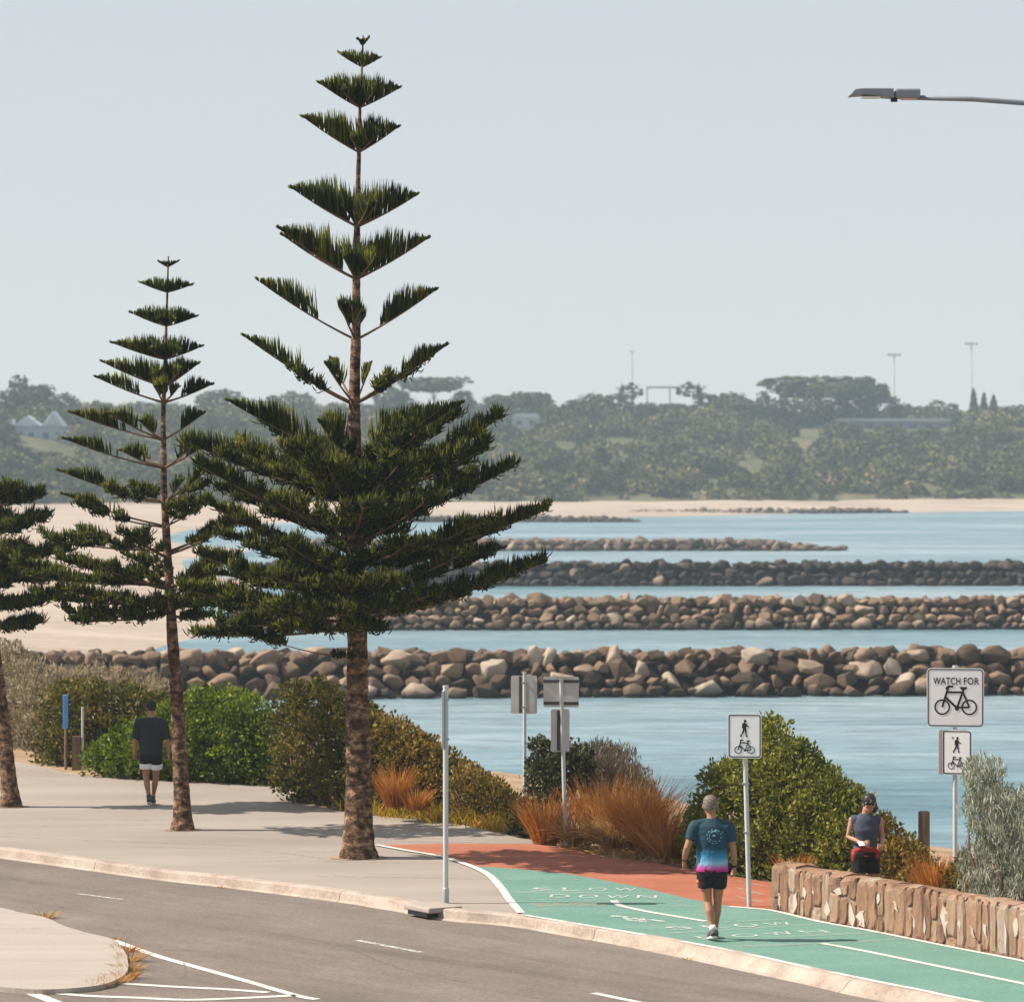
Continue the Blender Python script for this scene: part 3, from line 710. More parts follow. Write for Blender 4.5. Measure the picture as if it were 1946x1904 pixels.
mb.build('lane_line', M['paint'], road)
for a, b, wd, mt in [((145, 1698), (232, 1709), .07, 'worn'), ((680, 1787), (802, 1810), .09, 'worn'), ((1128, 1887), (1235, 1909), .11, 'paint'), ((-120, 1660), (-40, 1672), .07, 'worn')]:
    mb = MB(); strip(mb, rp([a, b]), wd, ZM); mb.build('dash_line', M[mt], road)
mb = MB()
for pts, wd in [([(300, 1805), (370, 1806)], .05), ([(370, 1816), (395, 1814)], .07), ([(250, 1850), (300, 1856), (345, 1858), (352, 1840), (348, 1828)], .03), ([(500, 1770), (640, 1795), (760, 1840), (900, 1870)], .05)]:
    strip(mb, smooth_line(rp(pts), 4), wd, ZM)
mb.build('crack', M['dark_stain'], road)

def boulder_mesh(seed):
    """an angular quarry stone: hull of scattered points, worn edges, fine lumps"""
    r = np.random.default_rng(seed); bm = bmesh.new()
    p = norm(r.normal(size=(16, 3))) * r.uniform(.84, 1.10, 16)[:, None]
    for q in p: bm.verts.new(q)
    g = bmesh.ops.convex_hull(bm, input=bm.verts)
    bmesh.ops.delete(bm, geom=[v for v in bm.verts if not v.link_faces], context='VERTS')
    bmesh.ops.dissolve_limit(bm, angle_limit=math.radians(14), verts=bm.verts, edges=bm.edges)
    bmesh.ops.bevel(bm, geom=list(bm.edges), offset=0.13, segments=2, profile=0.5, affect='EDGES', clamp_overlap=True)
    bmesh.ops.triangulate(bm, faces=bm.faces)
    bmesh.ops.subdivide_edges(bm, edges=[e for e in bm.edges if e.calc_length() > .35], cuts=1, use_grid_fill=True)
    bmesh.ops.triangulate(bm, faces=bm.faces)
    for v in bm.verts:
        v.co *= 1 + mnoise.noise(v.co * 2.0 + Vector((seed, 0, 0))) * .07 + mnoise.noise(v.co * 5 + Vector((seed, 3, 0))) * .03
    bmesh.ops.recalc_face_normals(bm, faces=bm.faces)
    me = bpy.data.meshes.new('boulder'); bm.to_mesh(me); bm.free()
    me.polygons.foreach_set('use_smooth', [True] * len(me.polygons))
    me.set_sharp_from_angle(angle=math.radians(40)); return me
BOULD = [boulder_mesh(i + 1) for i in range(12)]
BV = []; BTS = []
for me in BOULD:
    co = np.zeros(len(me.vertices) * 3); me.vertices.foreach_get('co', co); BV.append(co.reshape(-1, 3))
    BTS.append(np.array([tuple(p.vertices) for p in me.polygons]))
BV_SMALL = BV; BT_SMALL = [[tuple(t) for t in b_.tolist()] for b_ in BTS]
# ================================================================== STONE WALL
root = empty('stone_wall', tuple(wl[2]), 'low curved wall of upright warm brown stones with pale mortar beside the green path', 'wall')
cl = resample(np.array(smooth_line(gp([(1466, 1728.5), (1480, 1731), (1561, 1750.5), (1647, 1766), (1733, 1783), (1819, 1800.5), (1946, 1825)]) + [np.array([7.35, 42.9, 0]), np.array([9.5, 38.8, 0])], 4)), 160)
tops = lambda s: 0.60 + 0.05 * s + 0.03 * mnoise.noise(Vector((s * 30, 0, 0)))
mb = MB(); stn = MB(); vs = []
TH = 0.36
o0 = np.array(wl[2])
for i, p in enumerate(cl):
    d = norm(cl[min(i + 1, 159)][:2] - cl[max(i - 1, 0)][:2]); nn = np.array([-d[1], d[0]])
    if nn[1] < 0: nn = -nn
    h = tops(i / 159)
    for off, z in ((0.004, 0), (0.004, h - .04), (0.04, h - .01), (TH, h - .01), (TH, -0.2)):
        q = p[:2] + nn * off; vs.append((q[0] - o0[0], q[1] - o0[1], z))
mb.add(vs, [(i * 5 + j, (i + 1) * 5 + j, (i + 1) * 5 + j + 1, i * 5 + j + 1) for i in range(159) for j in range(4)] + [(0, 1, 2, 3, 4), (159 * 5 + 4, 159 * 5 + 3, 159 * 5 + 2, 159 * 5 + 1, 159 * 5)])
mb.build('core', M['wall_core'], root)
def wall_at(s, off, z):
    f = max(0, min(158.99, s)); i = int(f); t = f - i; p = cl[i] * (1 - t) + cl[i + 1] * t
    d = norm(cl[i + 1][:2] - cl[i][:2]); nn = np.array([-d[1], d[0]]); nn = nn if nn[1] > 0 else -nn
    q = p[:2] + nn * off; return np.array([q[0] - o0[0], q[1] - o0[1], z])
wall_len = float(np.sum(np.linalg.norm(np.diff(cl[:, :2], axis=0), axis=1))); upm = 159 / wall_len
def slab(stn, s0, s1, z0, z1, top=False):
    """one rough upright stone: irregular outline on the wall face"""
    n = 12; cs, cz = (s0 + s1) / 2, (z0 + z1) / 2; w2, h2 = (s1 - s0) / 2, (z1 - z0) / 2; pr = random.uniform(0.0, 0.014)
    out = []
    for k in range(n):
        a = 2 * math.pi * (k + random.uniform(-.25, .25)) / n; c, s_ = math.cos(a), math.sin(a)
        sc = 1 / (abs(c) ** 9 + abs(s_) ** 9) ** (1 / 9); sc *= random.uniform(0.90, 1.10)
        out.append((cs + c * sc * w2 * (0.92 if s_ < -0.5 else 1), max(0.0, cz + s_ * sc * h2)))
    back = [wall_at(s, 0.06, z) for s, z in out]; front = [wall_at(s, 0.012 - pr, z) for s, z in out]
    inn = [wall_at(cs + (s - cs) * random.uniform(.7, .85), -0.004 - pr - random.uniform(0, .016), cz + (z - cz) * 0.84) for s, z in out]
    mid = wall_at(cs, -0.006 - pr - random.uniform(0, .012), cz)
    vs = back + front + inn + [mid]; fs = []
    for k in range(n):
        j = (k + 1) % n
        fs += [(k, j, n + j, n + k), (n + k, n + j, 2 * n + j, 2 * n + k), (2 * n + k, 2 * n + j, 3 * n)]
    stn.add(vs, fs)
s = 0.6
while s < 157:
    wd = random.uniform(0.09, 0.28) * upm; h = tops(s / 159) + random.uniform(-.03, .03); split = random.random()
    if split < 0.5: slab(stn, s - wd * .03, s + wd * 1.03, -.02, h)
    elif split < 0.85:
        m_ = random.uniform(.35, .65) * h; g_ = random.uniform(0.01, 0.05)
        slab(stn, s - wd * .03, s + wd * 1.03, m_ + g_ * .2, h); slab(stn, s - wd * .02, s + wd * .99, -.02, m_)
    else:
        g_ = random.uniform(.10, .2); slab(stn, s - wd * .03, s + wd * 1.03, g_, h); slab(stn, s, s + wd * 1.0, -.02, g_)
    s += wd * random.uniform(0.96, 1.04)
# cap stones
s = 0.2
while s < 157:
    wd = random.uniform(.22, .42) * upm; h = tops(s / 159); e = min(s + wd * .97, 158.5)
    pts = []
    for ss in np.linspace(s, e, 4):
        for off, z in ((0.06, h - .07), (0.02, h - .015), (0.05, h + .008), (0.2, h + .03), (TH + .02, h + .01), (TH + .03, h - .1)):
            pts.append(wall_at(ss, off + random.uniform(-.012, .012), z + random.uniform(-.015, .012)))
    k = 6
    stn.add(pts, [(i * k + j, (i + 1) * k + j, (i + 1) * k + j + 1, i * k + j + 1) for i in range(3) for j in range(k - 1)] + [tuple(range(k)), tuple(3 * k + j for j in range(k - 1, -1, -1))])
    s += wd
stn.build('stonework', M['wallstone'], root)
# pale pointed mortar smears over the joints, and the pale end of the wall
ms = MB(); s = 3.0
while s < 155:
    zc = random.uniform(.14, .44); hh = random.choice([random.uniform(.05, .10), random.uniform(.10, .22)]); wd = random.choice([random.uniform(.02, .04), random.uniform(.04, .09)]) * upm; sk = random.uniform(-.05, .05) * upm
    out = [(s + sk, zc + hh), (s + wd * .6, zc + hh * .4), (s + wd, zc - hh * .2), (s + wd * .5, zc - hh * .7), (s - sk, zc - hh), (s - wd * .7, zc - hh * .5), (s - wd, zc), (s - wd * .5, zc + hh * .5)]
    out = [(s + (a - s) * random.uniform(.5, 1.5), zc + (b - zc) * random.uniform(.6, 1.25)) for a, b in out]
    fr = [wall_at(a, -.030, max(.01, min(b, .5))) for a, b in out]; bk = [wall_at(a, .01, max(.01, min(b, .5))) for a, b in out]
    ms.add(fr + bk, [tuple(range(8))] + [(i, (i + 1) % 8, (i + 1) % 8 + 8, i + 8) for i in range(8)])
    s += random.uniform(.20, .46) * upm
ms.build('mortar_smear', M['mortar'], root)
es = MB()
for k, (off, z, sx_, sz_) in enumerate([(.10, .12, .11, .17), (.28, .10, .12, .15), (.09, .32, .10, .15), (.27, .30, .12, .16), (.12, .47, .13, .08), (.30, .46, .10, .07)]):
    c_ = wall_at(0.2, off, z); vb = BV_SMALL[k % len(BV_SMALL)] * np.array([.06, sx_ * 1.1, sz_ * 1.15]) + c_; es.add(vb, BT_SMALL[k % len(BV_SMALL)])
es.build('end_stones', M['end_stone'], root)

# ================================================================== BREAKWATERS
def breakwater(label, x0, x1, Y0, Y1, height, rsize, mat, depth, taper_end=False, seed=0, nparts=90, white=0.0):
    r = np.random.default_rng(100 + seed)
    root = empty('breakwater', ((x0 + x1) / 2, (Y0 + Y1) / 2, ZW), label, 'breakwater', 'rock breakwaters across the bay')
    cx, cy = (x0 + x1) / 2, (Y0 + Y1) / 2; items = []
    L = x1 - x0; rowz = rsize * 0.62; rows_ = max(1, int(round(height / rowz)))
    rowz = height / (rows_ + 0.1)
    layers = [(j, -depth / 2 + depth * 0.42 * j / max(rows_ - 1, 1), ZW + rowz * (j + 0.42)) for j in range(rows_)]
    layers += [(rows_, -depth * .12, ZW + height - rsize * .34), (rows_, depth * .02, ZW + height - rsize * .30), (rows_, depth * .18, ZW + height - rsize * .34), (rows_, depth * .34, ZW + height - rsize * .6)]
    if depth > 3: layers += [(9, depth * .42, ZW + height * .55)]
    for j, yo, z in layers:
        x = x0 + r.uniform(0, rsize)
        while x < x1:
            s = rsize * r.choice([0.62, 0.8, 1.0, 1.2, 1.5], p=[.18, .25, .3, .2, .07])
            sx = s * r.uniform(.50, .80); f = 1.0
            if taper_end: f = max(0.12, min(1, (x1 - x) / (L * .14 + .1)))
            zz = ZW + (z - ZW) * f
            t = (x - x0) / L
            items.append((x - cx, Y0 + (Y1 - Y0) * t - cy + yo + r.uniform(-.25, .25) * rsize, zz - ZW + r.uniform(-.07, .07) * rsize * f,
                          sx, s * .55, s * r.uniform(.36, .54) * (0.5 + .5 * f), r.uniform(-.5, .5), r.uniform(0, 6.3), j, r.integers(0, 12)))
            x += sx * r.uniform(1.35, 1.75)
    r.shuffle(items := np.array(items))
    front = items[np.argsort(items[:, 1] + r.uniform(0, .2, len(items)))] if nparts else items
    order = np.argsort(-(items[:, 3] * items[:, 5]) + (items[:, 1] > depth * .1) * 100)
    first = {}
    for q in order[:nparts]:
        it = items[q]; me = BOULD[int(it[9])]
        key = (int(it[9]))
        if key not in first:
            m2 = me.copy(); m2.materials.append(mat); first[key] = m2
            o = bpy.data.objects.new('boulder', m2)
        else: o = bpy.data.objects.new('boulder', first[key])
        COL.objects.link(o); o.parent = root; o.location = it[:3]; o.scale = it[3:6]; o.rotation_euler = (it[6], it[6] * .6, 0)
        o.rotation_euler = (it[6], r.uniform(-.4, .4), r.uniform(-.5, .5) + (math.pi if r.random() < .5 else 0))
    rest = order[nparts:]
    if len(rest):
        V = []; T = []; o_ = 0
        for q in rest:
            it = items[q]; v = BV[int(it[9])] * it[3:6]; a = it[6]; ca, sa = math.cos(a), math.sin(a)
            v = np.stack([v[:, 0] * ca - v[:, 2] * sa, v[:, 1], v[:, 0] * sa + v[:, 2] * ca], 1)
            if it[7] > 3: v = v * np.array([-1, -1, 1])
            V.append(v + it[:3]); T.append(BTS[int(it[9])] + o_); o_ += len(v)
        me = fast_mesh('rubble', np.concatenate(V), None, np.concatenate(T)); rb = link('rubble', me, mat, root, True); rb.data.set_sharp_from_angle(angle=math.radians(40)); tag(rb, kind='stuff')
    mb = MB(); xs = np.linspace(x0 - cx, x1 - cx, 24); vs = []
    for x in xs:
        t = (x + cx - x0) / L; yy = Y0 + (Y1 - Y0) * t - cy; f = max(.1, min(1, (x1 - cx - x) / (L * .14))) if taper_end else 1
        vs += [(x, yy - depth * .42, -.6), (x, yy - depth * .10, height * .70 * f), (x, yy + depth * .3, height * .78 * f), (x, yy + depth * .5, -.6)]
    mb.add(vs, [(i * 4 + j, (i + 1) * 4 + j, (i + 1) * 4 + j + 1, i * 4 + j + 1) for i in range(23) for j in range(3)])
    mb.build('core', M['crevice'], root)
    return root
breakwater('nearest breakwater, large tan and brown boulders, running from the left bank behind the signs', -21.5, 32, 158.5, 162.5, 1.85, 0.74, M['rock'], 4.5, seed=1, nparts=100)
breakwater('second nearest breakwater of rounded tan boulders, middle of the stack of rock lines', -16.5, 42, 221.5, 223.5, 1.80, 0.70, M['rock'], 4.5, seed=2, nparts=100)
breakwater('nearly black breakwater, third rock line from the viewer, spanning to the right edge', -20, 55, 297, 299, 1.80, 0.85, M['rock_dark'], 5, seed=3, nparts=100)
breakwater('low brown breakwater that tapers to a point in open water right of the tall pine', -26, 35.5, 408, 409, 1.15, 1.15, M['rock_mid'], 4, True, seed=4, nparts=90)
breakwater('short low dark breakwater close to the far beach behind the tall pine branches', -28, 19.8, 590, 592, 0.85, 1.3, M['rock_dark'], 4, True, seed=5, nparts=60)
breakwater('faint farthest breakwater lying along the far beach at centre right', 20, 72, 662, 690, 0.8, 1.3, M['rock_mid'], 4, True, seed=6, nparts=60)
#PART3
# ================================================================== NORFOLK PINES
class Pine:
    def __init__(s, label, Y, trunk_px, r0, r_top):
        s.Y = Y; s.tp = trunk_px; base = P(*trunk_px[0], Y); base[2] = 0; s.base = base
        s.root = empty('norfolk_pine', tuple(base), label, 'pine tree', 'Norfolk pines along the promenade')
        s.W = []; s.limbs = MB(); s.r0 = r0; s.rt = r_top
    def pt(s, x, y, dep=0.0): return P(x, y, s.Y + dep) - s.base
    def trunk_x(s, y):
        ys = [p[1] for p in s.tp][::-1]; xs = [p[0] for p in s.tp][::-1]; return float(np.interp(y, ys, xs))
    def trunk(s, bands=()):
        mb = MB(); ytop, ybot = s.tp[-1][1], s.tp[0][1]; pts = []; rad = []
        H = s.pt(*s.tp[-1])[2]; N = 150
        for i in range(N):
            t = i / (N - 1); y = ybot + (ytop - ybot) * t; p = s.pt(s.trunk_x(y), y); z = p[2]
            r = s.r0 * (1 - t) ** 1.2 + s.rt
            r += s.r0 * 0.42 * math.exp(-z / 0.16) + s.r0 * .10 * math.exp(-z / .7)
            r *= 1 + 0.05 * mnoise.noise(Vector((z * 5, 0, s.Y))) + 0.035 * (math.sin(z * 17) > .8)
            p = p + np.array([mnoise.noise(Vector((z * .8, 1, s.Y))), mnoise.noise(Vector((z * .8, 4, s.Y))), 0]) * 0.03 * (1 - t)
            pts.append(p); rad.append(r)
        pts[0] = pts[0] - np.array([0, 0, .05])
        mb.tube(pts, rad, 18)
        v = np.array(mb.v)
        for i in range(len(v)):
            k = 1 + 0.10 * mnoise.noise(Vector((v[i][0] * 9, v[i][1] * 9, v[i][2] * 7)))
            c = pts[min(i // 18, N - 1)]; q = c + (v[i] - c) * k; mb.v[i] = tuple(q)
        s.tmb = mb
    def curve(s, A, B, sag, t):
        t = np.asarray(t)[..., None]; Mid = (A + B) / 2 - UP * sag
        return A * (1 - t) ** 2 + 2 * Mid * t * (1 - t) + B * t * t
    def wood(s, A, B, sag, r):
        s.limbs.tube([s.curve(A, B, sag, t) for t in np.linspace(0, 0.97, 7)], [r * (1 - .75 * t) for t in np.linspace(0, 1, 7)], 6)
    def frond(s, A, B, h, inner=0.15, dens=95, sag=None, r=0.022, v=(0.08, 0.55), shape=1.5, wood=True, bald=0.0):
        A = np.asarray(A, float); B = np.asarray(B, float); L = np.linalg.norm(B - A)
        if sag is None: sag = 0.05 * L
        if wood: s.wood(A, B, sag, r)
        n = max(16, int(L * (1 - inner) * dens * 1.6)); t = inner + (1 - inner) * rng.uniform(0, 1, n) ** 0.9; wsp = rng.random(n) < .07; t = np.where(wsp, inner - rng.uniform(0, .22, n) * inner, t)
        c = s.curve(A, B, sag, t); tan = norm(s.curve(A, B, sag, np.minimum(t + .05, 1.05)) - s.curve(A, B, sag, t - .05))
        side = norm(np.cross(tan, UP)); sg = np.where(rng.random(n) < .5, -1, 1)
        lean = rng.uniform(*v, n) * sg
        env = h * np.minimum(1, np.maximum(0.05, (1 - t) * shape) ** 0.80) * rng.uniform(.86, 1.02, n)
        gap = np.sin(t * L * 46 + rng.uniform(0, 6)); env *= np.where(gap < -.6, .82, 1.0)
        env *= np.where(wsp, rng.uniform(.25, .9, n), np.clip((t - inner) / 0.06 * .4 + .6, .4, 1))
        th = tan.copy(); th[:, 2] = 0
        d = UP + side * lean[:, None] + th * rng.uniform(.02, .22, n)[:, None] + rng.normal(0, .05, (n, 3))
        bend = UP * (env * .10)[:, None] - side * (lean * env * .22)[:, None]
        s.W.append(strands_arrays(c, d, env, 0.0145 * rng.uniform(.7, 1.25, n), bend))
        # the shoot tip
        m = 5; s.W.append(strands_arrays(np.repeat(B[None], m, 0) - tan[-1] * .05, norm(B - A) + rng.normal(0, .12, (m, 3)) + UP * .15, np.full(m, .10), np.full(m, .015), np.zeros((m, 3))))
    def tufty(s, A, B, h, sub=7, inner=0.2, sag=None, r=0.03, tip=0.36, spread=0.7, dens=80, sub_len=0.5):
        """an older limb: bare wood with side shoots that carry upturned tufts, a fan at the tip"""
        A = np.asarray(A, float); B = np.asarray(B, float); L = np.linalg.norm(B - A)
        if sag is None: sag = 0.07 * L
        s.wood(A, B, sag, r)
        s.frond(s.curve(A, B, sag, 1 - tip), B, h * 1.15, 0.05, dens, 0.01, wood=False, shape=2.0)
        side0 = norm(np.cross(B - A, UP))
        for k in range(sub):
            t = inner + (0.98 - inner) * (k + rng.uniform(.1, .9)) / sub; c = s.curve(A, B, sag, t)
            tan = norm(s.curve(A, B, sag, t + .03) - c); sg = 1 if k % 2 else -1
            l = sub_len * L * (0.35 + .65 * (1 - t)) * rng.uniform(.5, 1.0) * 0.62 + 0.14
            e = c + (norm(side0 * sg * spread + tan * rng.uniform(.35, .8) + UP * rng.uniform(-.05, .25))) * l
            s.frond(c, e, h * rng.uniform(.45, .8), 0.12, dens * 1.25, 0.04 * l, 0.010, (0.2, 1.1), 1.6)
            # clumps of upturned shoots
            m = rng.integers(46, 76); cc = c + (e - c) * rng.choice([.35, .6, .8, 1.0], m)[:, None] + rng.normal(0, .03, (m, 3))
            d = UP * .75 + rng.normal(0, .62, (m, 3)) + (e - c) * .6
            s.W.append(strands_arrays(cc, d, h * rng.uniform(.3, .6, m), np.full(m, .0115), UP * .03 + np.zeros((m, 3))))
    def finish(s):
        s.tmb.mi = 1; s.tmb.add(s.limbs.v, s.limbs.f); s.tmb.build('trunk', [M['bark'], M['bark_young']], s.root, True)
        link('crown', strands_mesh('crown', np.concatenate(s.W)), M['pine'], s.root, True)

def pxh(px, Y): return px / F * Y
# ---- the tall pine
Yt = G(683, 1630)[1]
T = Pine('tallest pine with open fan tiers above a dense skirt, by the red path', Yt,
         [(683, 1630), (681, 1450), (677, 1200), (673, 1000), (674, 800), (676, 640), (677, 530), (679, 430), (682, 290), (684, 205), (688, 128), (690, 68)], 0.20, 0.012)
T.trunk()
def whorl(T, ay, tips, h, inner, **kw):
    A0 = T.pt(T.trunk_x(ay), ay)
    for tp in tips:
        x, y = tp[0], tp[1]; dep = tp[2] if len(tp) > 2 else rng.uniform(-.35, .35)
        hh = (tp[3] if len(tp) > 3 else h) * 1.42
        T.frond(A0, T.pt(x, y, dep), pxh(hh, T.Y), inner, **kw)
whorl(T, 88, [(680, 74), (701, 72), (690, 78, -.12), (690, 76, .12)], 7, 0.2, dens=110, r=.008)
whorl(T, 128, [(643, 101), (722, 110), (697, 112, -.35), (676, 112, .4)], 20, 0.12, dens=120, r=.01)
whorl(T, 205, [(605, 157), (760, 167), (650, 172, -.5), (712, 172, -.6), (690, 165, .6), (640, 170, .5)], 40, 0.10, dens=100, r=.014)
whorl(T, 290, [(574, 221), (758, 241), (610, 238, .4), (668, 262, -.5, 26), (705, 250, .5), (722, 250, -.3)], 44, 0.16, dens=95, r=.016)
whorl(T, 431, [(552, 356), (794, 370), (575, 362, .5), (718, 385, -.75, 42), (700, 390, -.9, 42), (740, 385, .6), (655, 385, .8)], 55, 0.2, dens=95)
whorl(T, 531, [(528, 433), (815, 452), (535, 446, .6), (655, 490, -.9, 50), (712, 490, -.9, 50), (745, 475, .6), (660, 480, .9)], 56, 0.24, dens=95)
whorl(T, 646, [(487, 531), (830, 550), (645, 575, -1.0, 52), (668, 575, -1.1, 50), (690, 585, 1.0, 40), (790, 575, .6)], 58, 0.48, dens=105)
whorl(T, 768, [(461, 637), (850, 655)], 56, 0.60, dens=110)
whorl(T, 768, [(618, 690, -1.0, 52), (628, 680, .6, 40), (705, 690, .9, 40)], 50, 0.6, dens=120)
A0 = T.pt(672, 768)
for (x, y, d) in ((800, 690, .5), (560, 705, -.3), (740, 720, -.3)):
    T.tufty(A0, T.pt(x, y, d), pxh(30, Yt), 4, .45, tip=.15)
whorl(T, 880, [(430, 760, -.2), (880, 765, .2), (605, 800, -1.1, 60), (620, 790, -.8, 60), (655, 850, -1.2, 50), (840, 775, -.5), (770, 790, .8)], 62, 0.42, dens=95)
# dense skirt
def skirt(T, ay, tips, h, **kw):
    A0 = T.pt(T.trunk_x(ay), ay)
    for x, y, d in tips: T.tufty(A0 + np.array([0, 0, rng.uniform(-.1, .1)]), T.pt(x, y, d), pxh(h, T.Y), **kw)
skirt(T, 900, [(500, 800, .6), (560, 850, -1.4), (800, 820, -1.2), (850, 800, 1.0), (620, 830, 1.6)], 44, sub=8, inner=.12)
skirt(T, 960, [(345, 835, -.3), (450, 845, .9), (940, 800, .3), (925, 850, -.7), (620, 880, -2.0), (760, 880, -1.9), (560, 870, 1.9), (820, 860, 1.7)], 46, sub=10, inner=.10)
skirt(T, 1020, [(372, 880, -.8), (430, 930, .8), (972, 888, .3), (890, 900, -1.2), (520, 950, -1.9), (690, 960, -2.3), (810, 950, -2.0), (770, 930, 2.1)], 40, sub=9, inner=.08, sub_len=.40)
skirt(T, 1085, [(400, 960, -.5), (440, 1020, .9), (1040, 968, .1), (920, 990, -1.1), (960, 1000, .9), (540, 1030, -2.0), (780, 1030, -2.2), (650, 1000, 2.2)], 36, sub=9, inner=.08, sub_len=.40)
skirt(T, 1130, [(370, 1050, -.3), (420, 1090, .9), (960, 1040, .6), (880, 1050, -1.2), (500, 1090, -1.9), (640, 1110, -2.2), (740, 1100, -2.2), (560, 1060, 2.1)], 34, sub=9, inner=.08, sub_len=.40)
skirt(T, 1160, [(350, 1120, -.2), (400, 1150, .7), (1037, 1068, .0), (930, 1110, .8), (520, 1150, -1.8), (640, 1165, -2.0), (740, 1155, -1.8), (820, 1130, -1.2), (600, 1120, 1.9)], 38, sub=11, inner=.12)
skirt(T, 1185, [(375, 1205, .2), (430, 1185, -.7), (880, 1125, -.3), (560, 1195, -1.2), (690, 1190, -1.5), (480, 1150, 1.0)], 34, sub=8, inner=.25)
T.tufty(T.pt(672, 1250), T.pt(508, 1215, -.2), pxh(26, Yt), 3, .7, tip=.12, r=.018)
T.tufty(T.pt(683, 1255), T.pt(650, 1245, -.35), pxh(12, Yt), 2, .5, tip=.2, r=.02)
T.finish()

# ---- the smaller pine on its left
Y2 = G(347, 1577)[1]
T = Pine('shorter slender pine with open tiers, beside the walker in black, left of the tallest pine', Y2,
         [(347, 1577), (338, 1370), (328, 1200), (318, 1060), (312, 930), (310, 800), (314, 680), (318, 556), (320, 487)], 0.125, 0.012)
T.trunk()
whorl(T, 508, [(302, 498), (338, 497), (320, 500, -.15)], 8, .2, dens=110, r=.008)
whorl(T, 556, [(266, 537), (365, 541), (310, 546, -.3), (330, 546, .35)], 20, .1, dens=115, r=.01)
whorl(T, 620, [(248, 594), (374, 601), (300, 606, -.4), (335, 606, -.45), (320, 602, .5)], 26, .1, dens=105, r=.012)
whorl(T, 683, [(212, 651), (384, 658), (285, 664, -.5), (345, 664, -.5), (320, 660, .6), (240, 660, .5)], 30, .12, dens=100, r=.014)
whorl(T, 735, [(193, 687), (378, 690), (345, 700, -.6), (290, 712, -.6), (240, 700, .5)], 34, .2, dens=100)
whorl(T, 765, [(181, 716), (404, 730)], 38, .45, dens=110)
whorl(T, 765, [(296, 735, -.9, 42), (310, 730, -.9, 38), (340, 735, .6, 30)], 40, .45, dens=110)
whorl(T, 836, [(130, 783), (205, 785, -.5), (388, 785), (265, 800, -.9, 38), (270, 800, .6, 30)], 42, .50, dens=110)
whorl(T, 890, [(120, 833), (400, 840)], 40, .58, dens=110)
whorl(T, 890, [(228, 855, -.7, 38), (250, 850, .7, 30), (370, 845, -.6, 34)], 36, .55, dens=110)
whorl(T, 955, [(108, 893), (408, 880), (350, 910, -.8, 36)], 42, .55, dens=110)
A0 = T.pt(312, 955)
for (x, y, d) in ((210, 935, -.4), (270, 930, .6), (385, 920, .5)): T.tufty(A0, T.pt(x, y, d), pxh(24, Y2), 5, .4, tip=.2, r=.018)
whorl(T, 1000, [(117, 938)], 38, .62, dens=110)
skirt(T, 1000, [(150, 960, .3), (390, 955, .2), (345, 955, -.8)], 24, sub=5, inner=.35, r=.02)
skirt(T, 1055, [(85, 1022, .1), (140, 1010, .7), (420, 1000, .2), (455, 990, -.3), (250, 1015, -.9)], 26, sub=6, inner=.3)
skirt(T, 1110, [(20, 1072, .1), (60, 1095, -.6), (110, 1060, .8), (190, 1075, -1.1), (440, 1060, .2), (400, 1075, -.8), (260, 1060, 1.1)], 27, sub=8, inner=.18)
skirt(T, 1150, [(60, 1130, .3), (130, 1165, -.3), (120, 1120, -.9), (220, 1140, -1.1), (450, 1125, .1), (410, 1140, -.7), (320, 1140, -1.2), (380, 1110, .9)], 25, sub=8, inner=.16)
skirt(T, 1168, [(140, 1180, -.4), (250, 1178, -.8), (385, 1170, -.4)], 24, sub=6, inner=.25)
T.finish()

# ---- the leaning pine at the left edge
Y3 = G(22, 1533)[1]
T = Pine('leaning pine cut by the left edge, only its trunk foot and right branches in view', Y3,
         [(22, 1533), (10, 1400), (-3, 1290), (-20, 1150), (-30, 1000), (-36, 850), (-40, 700), (-42, 560)], 0.13, 0.012)
T.trunk()
for ay in (600, 660, 720, 790, 860): whorl(T, ay, [(-12 - (860 - ay) * .02, ay - 24), (-40 - (ay - 540) * .33, ay - 40), (-30, ay - 25, -.6), (-50, ay - 25, .6)], 36, .25, dens=100)
skirt(T, 960, [(72, 942, -.1), (20, 930, -.7), (-140, 930, .1), (-40, 930, .9)], 32, sub=8, inner=.3)
skirt(T, 1010, [(84, 985, .0), (40, 1000, -.8), (-160, 990, .1), (0, 975, .8)], 34, sub=9, inner=.2)
skirt(T, 1060, [(128, 1045, .2), (60, 1050, -.7), (-180, 1050, .1), (-60, 1060, -1.1), (20, 1040, 1.0)], 32, sub=10, inner=.15)
skirt(T, 1110, [(110, 1095, .1), (75, 1085, -.6), (-180, 1100, .1), (-10, 1110, -1.2), (20, 1080, 1.0)], 32, sub=10, inner=.12)
skirt(T, 1150, [(110, 1130, .2), (62, 1150, -.5), (-170, 1150, 0), (0, 1150, -1.1)], 30, sub=10, inner=.12)
skirt(T, 1185, [(75, 1180, .0), (40, 1195, -.6), (-150, 1190, 0)], 26, sub=7, inner=.2)
T.finish()

